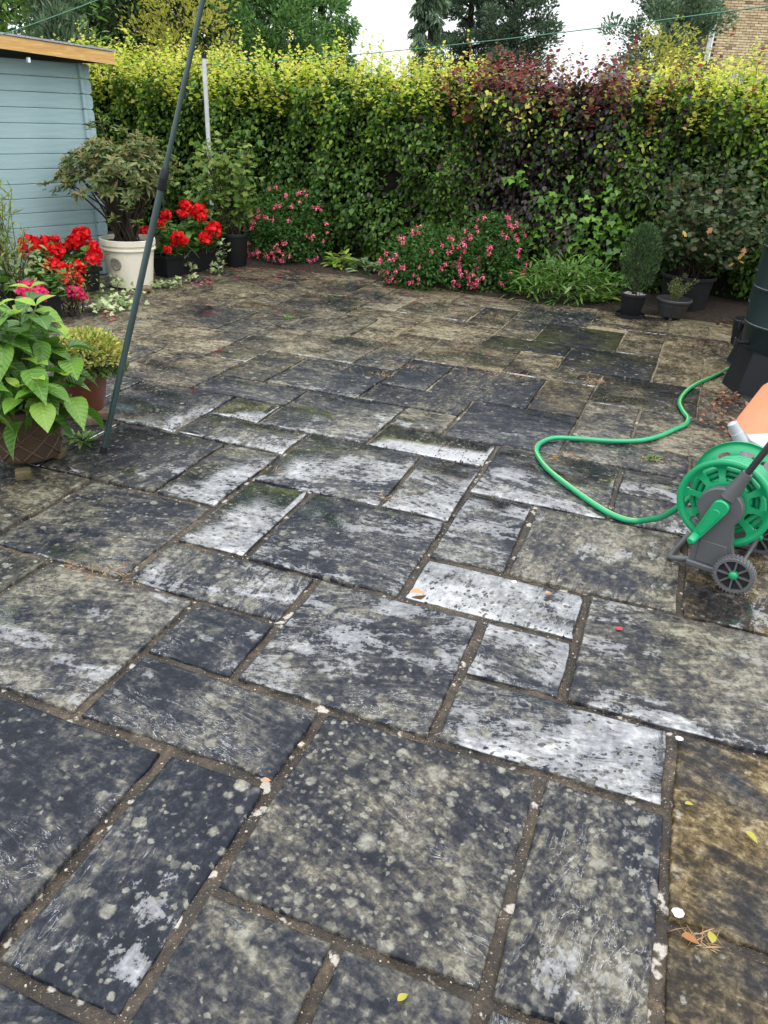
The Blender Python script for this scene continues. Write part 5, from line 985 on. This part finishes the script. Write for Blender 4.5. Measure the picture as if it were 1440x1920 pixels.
# fallen petals along the bed and dry moss and straw in the joints
rg = np.random.default_rng(96); PX = np.concatenate([rg.normal(500, 60, 70), rg.uniform(350, 400, 40), rg.uniform(600, 980, 60), rg.uniform(190, 230, 20)]); PY = np.concatenate([rg.uniform(500, 523, 70), rg.uniform(518, 535, 40), np.interp(rg.uniform(600, 980, 60), [600, 980], [522, 566]) + rg.normal(size=60) * 6, rg.uniform(575, 600, 20)])
P = np.array([tuple(gnd(a, b, .006)) for a, b in zip(PX, PY)]); n = len(P); tag(leaf_mesh('fallen_petals', P, rg.normal(size=(n, 3)) * np.array([1, 1, .1]), np.tile([0, 0, 1.], (n, 1)), .022, .022, ROUND, leafm('petal_litter', rampG((.30, .03, .05), (.48, .06, .10), (.45, .20, .16)), .1)), 'red and pink fallen petals scattered along the bed edge', 'petals', kind='stuff')
rg = np.random.default_rng(97); PP = []
for (px, py, k, s) in [(940, 700, 60, .10), (965, 706, 30, .08), (1122, 716, 60, .05), (760, 687, 50, .10), (1072, 855, 26, .03), (1226, 862, 26, .03), (640, 691, 14, .05), (225, 1078, 26, .05), (150, 1066, 34, .06), (500, 880, 14, .04), (1040, 858, 14, .03), (1310, 1762, 26, .03), (720, 935, 16, .03), (560, 672, 14, .04), (728, 640, 26, .03), (720, 705, 40, .06)]:
    c = gnd(px, py); PP.append(np.array([c.x, c.y, .0]) + np.stack([rg.normal(size=k) * s, rg.normal(size=k) * s * .35, np.zeros(k)], -1) @ np.array([[ca, -sa, 0], [sa, ca, 0], [0, 0, 1]]))
P = np.concatenate(PP); n = len(P); D = rg.normal(size=(n, 3)); D[:, 2] = rg.uniform(.05, .7, n); tag(leaf_mesh('joint_straw', P, D, rg.normal(size=(n, 3)) + np.array([0, 0, .6]), rg.uniform(.02, .05, n), .0035, SPRAY, leafm('dry_straw', rampG((.30, .20, .10), (.45, .32, .17), (.34, .14, .08)), .2, .7)), 'dry straw-coloured weeds in the paving joints', 'weeds', kind='stuff')
for (px, py, lab) in [(540, 597, 'tiny green weed tuft in the far paving joint'), (1226, 860, 'small green tuft in the joint above the hose reel')]:
    c = gnd(px, py); clump('weed_tuft', lab, (c.x, c.y, -.005), 18, .025, .015, .045, .3, .015, L_PER, int(px), LANCE, tilt=(.1, 1.2))
# crumbs of pale mortar along the near joints
gb = MB(); random.seed(99)
for k in range(520):
    vv = random.uniform(.3, 9); uu = random.uniform(-9, 2); 
    if random.random() < .5: uu = round(uu) - .03 + random.uniform(-.035, .035)
    else: vv = round(vv) + .03 + random.uniform(-.035, .035)
    if random.random() < .06: uu = random.uniform(-9, 2)
    if any(a[0] - .03 + .06 < uu < a[1] - .09 and a[2] + .09 < vv < a[3] - .03 for a in S): continue
    p = cellw(uu, vv, -.012); s = random.uniform(.0015, .006) * (2.2 if random.random() < .05 else 1); gb.box((p.x, p.y, p.z + s * .2), (s, s * random.uniform(.6, 1.4), s * .6), random.uniform(0, 3))
tag(gb.build('joint_crumbs', plain('pale_grit', (.42, .38, .31), (.16, .12, .09), 90, .9)), 'pale grit and mortar crumbs lying in the joints', 'grit', kind='stuff')
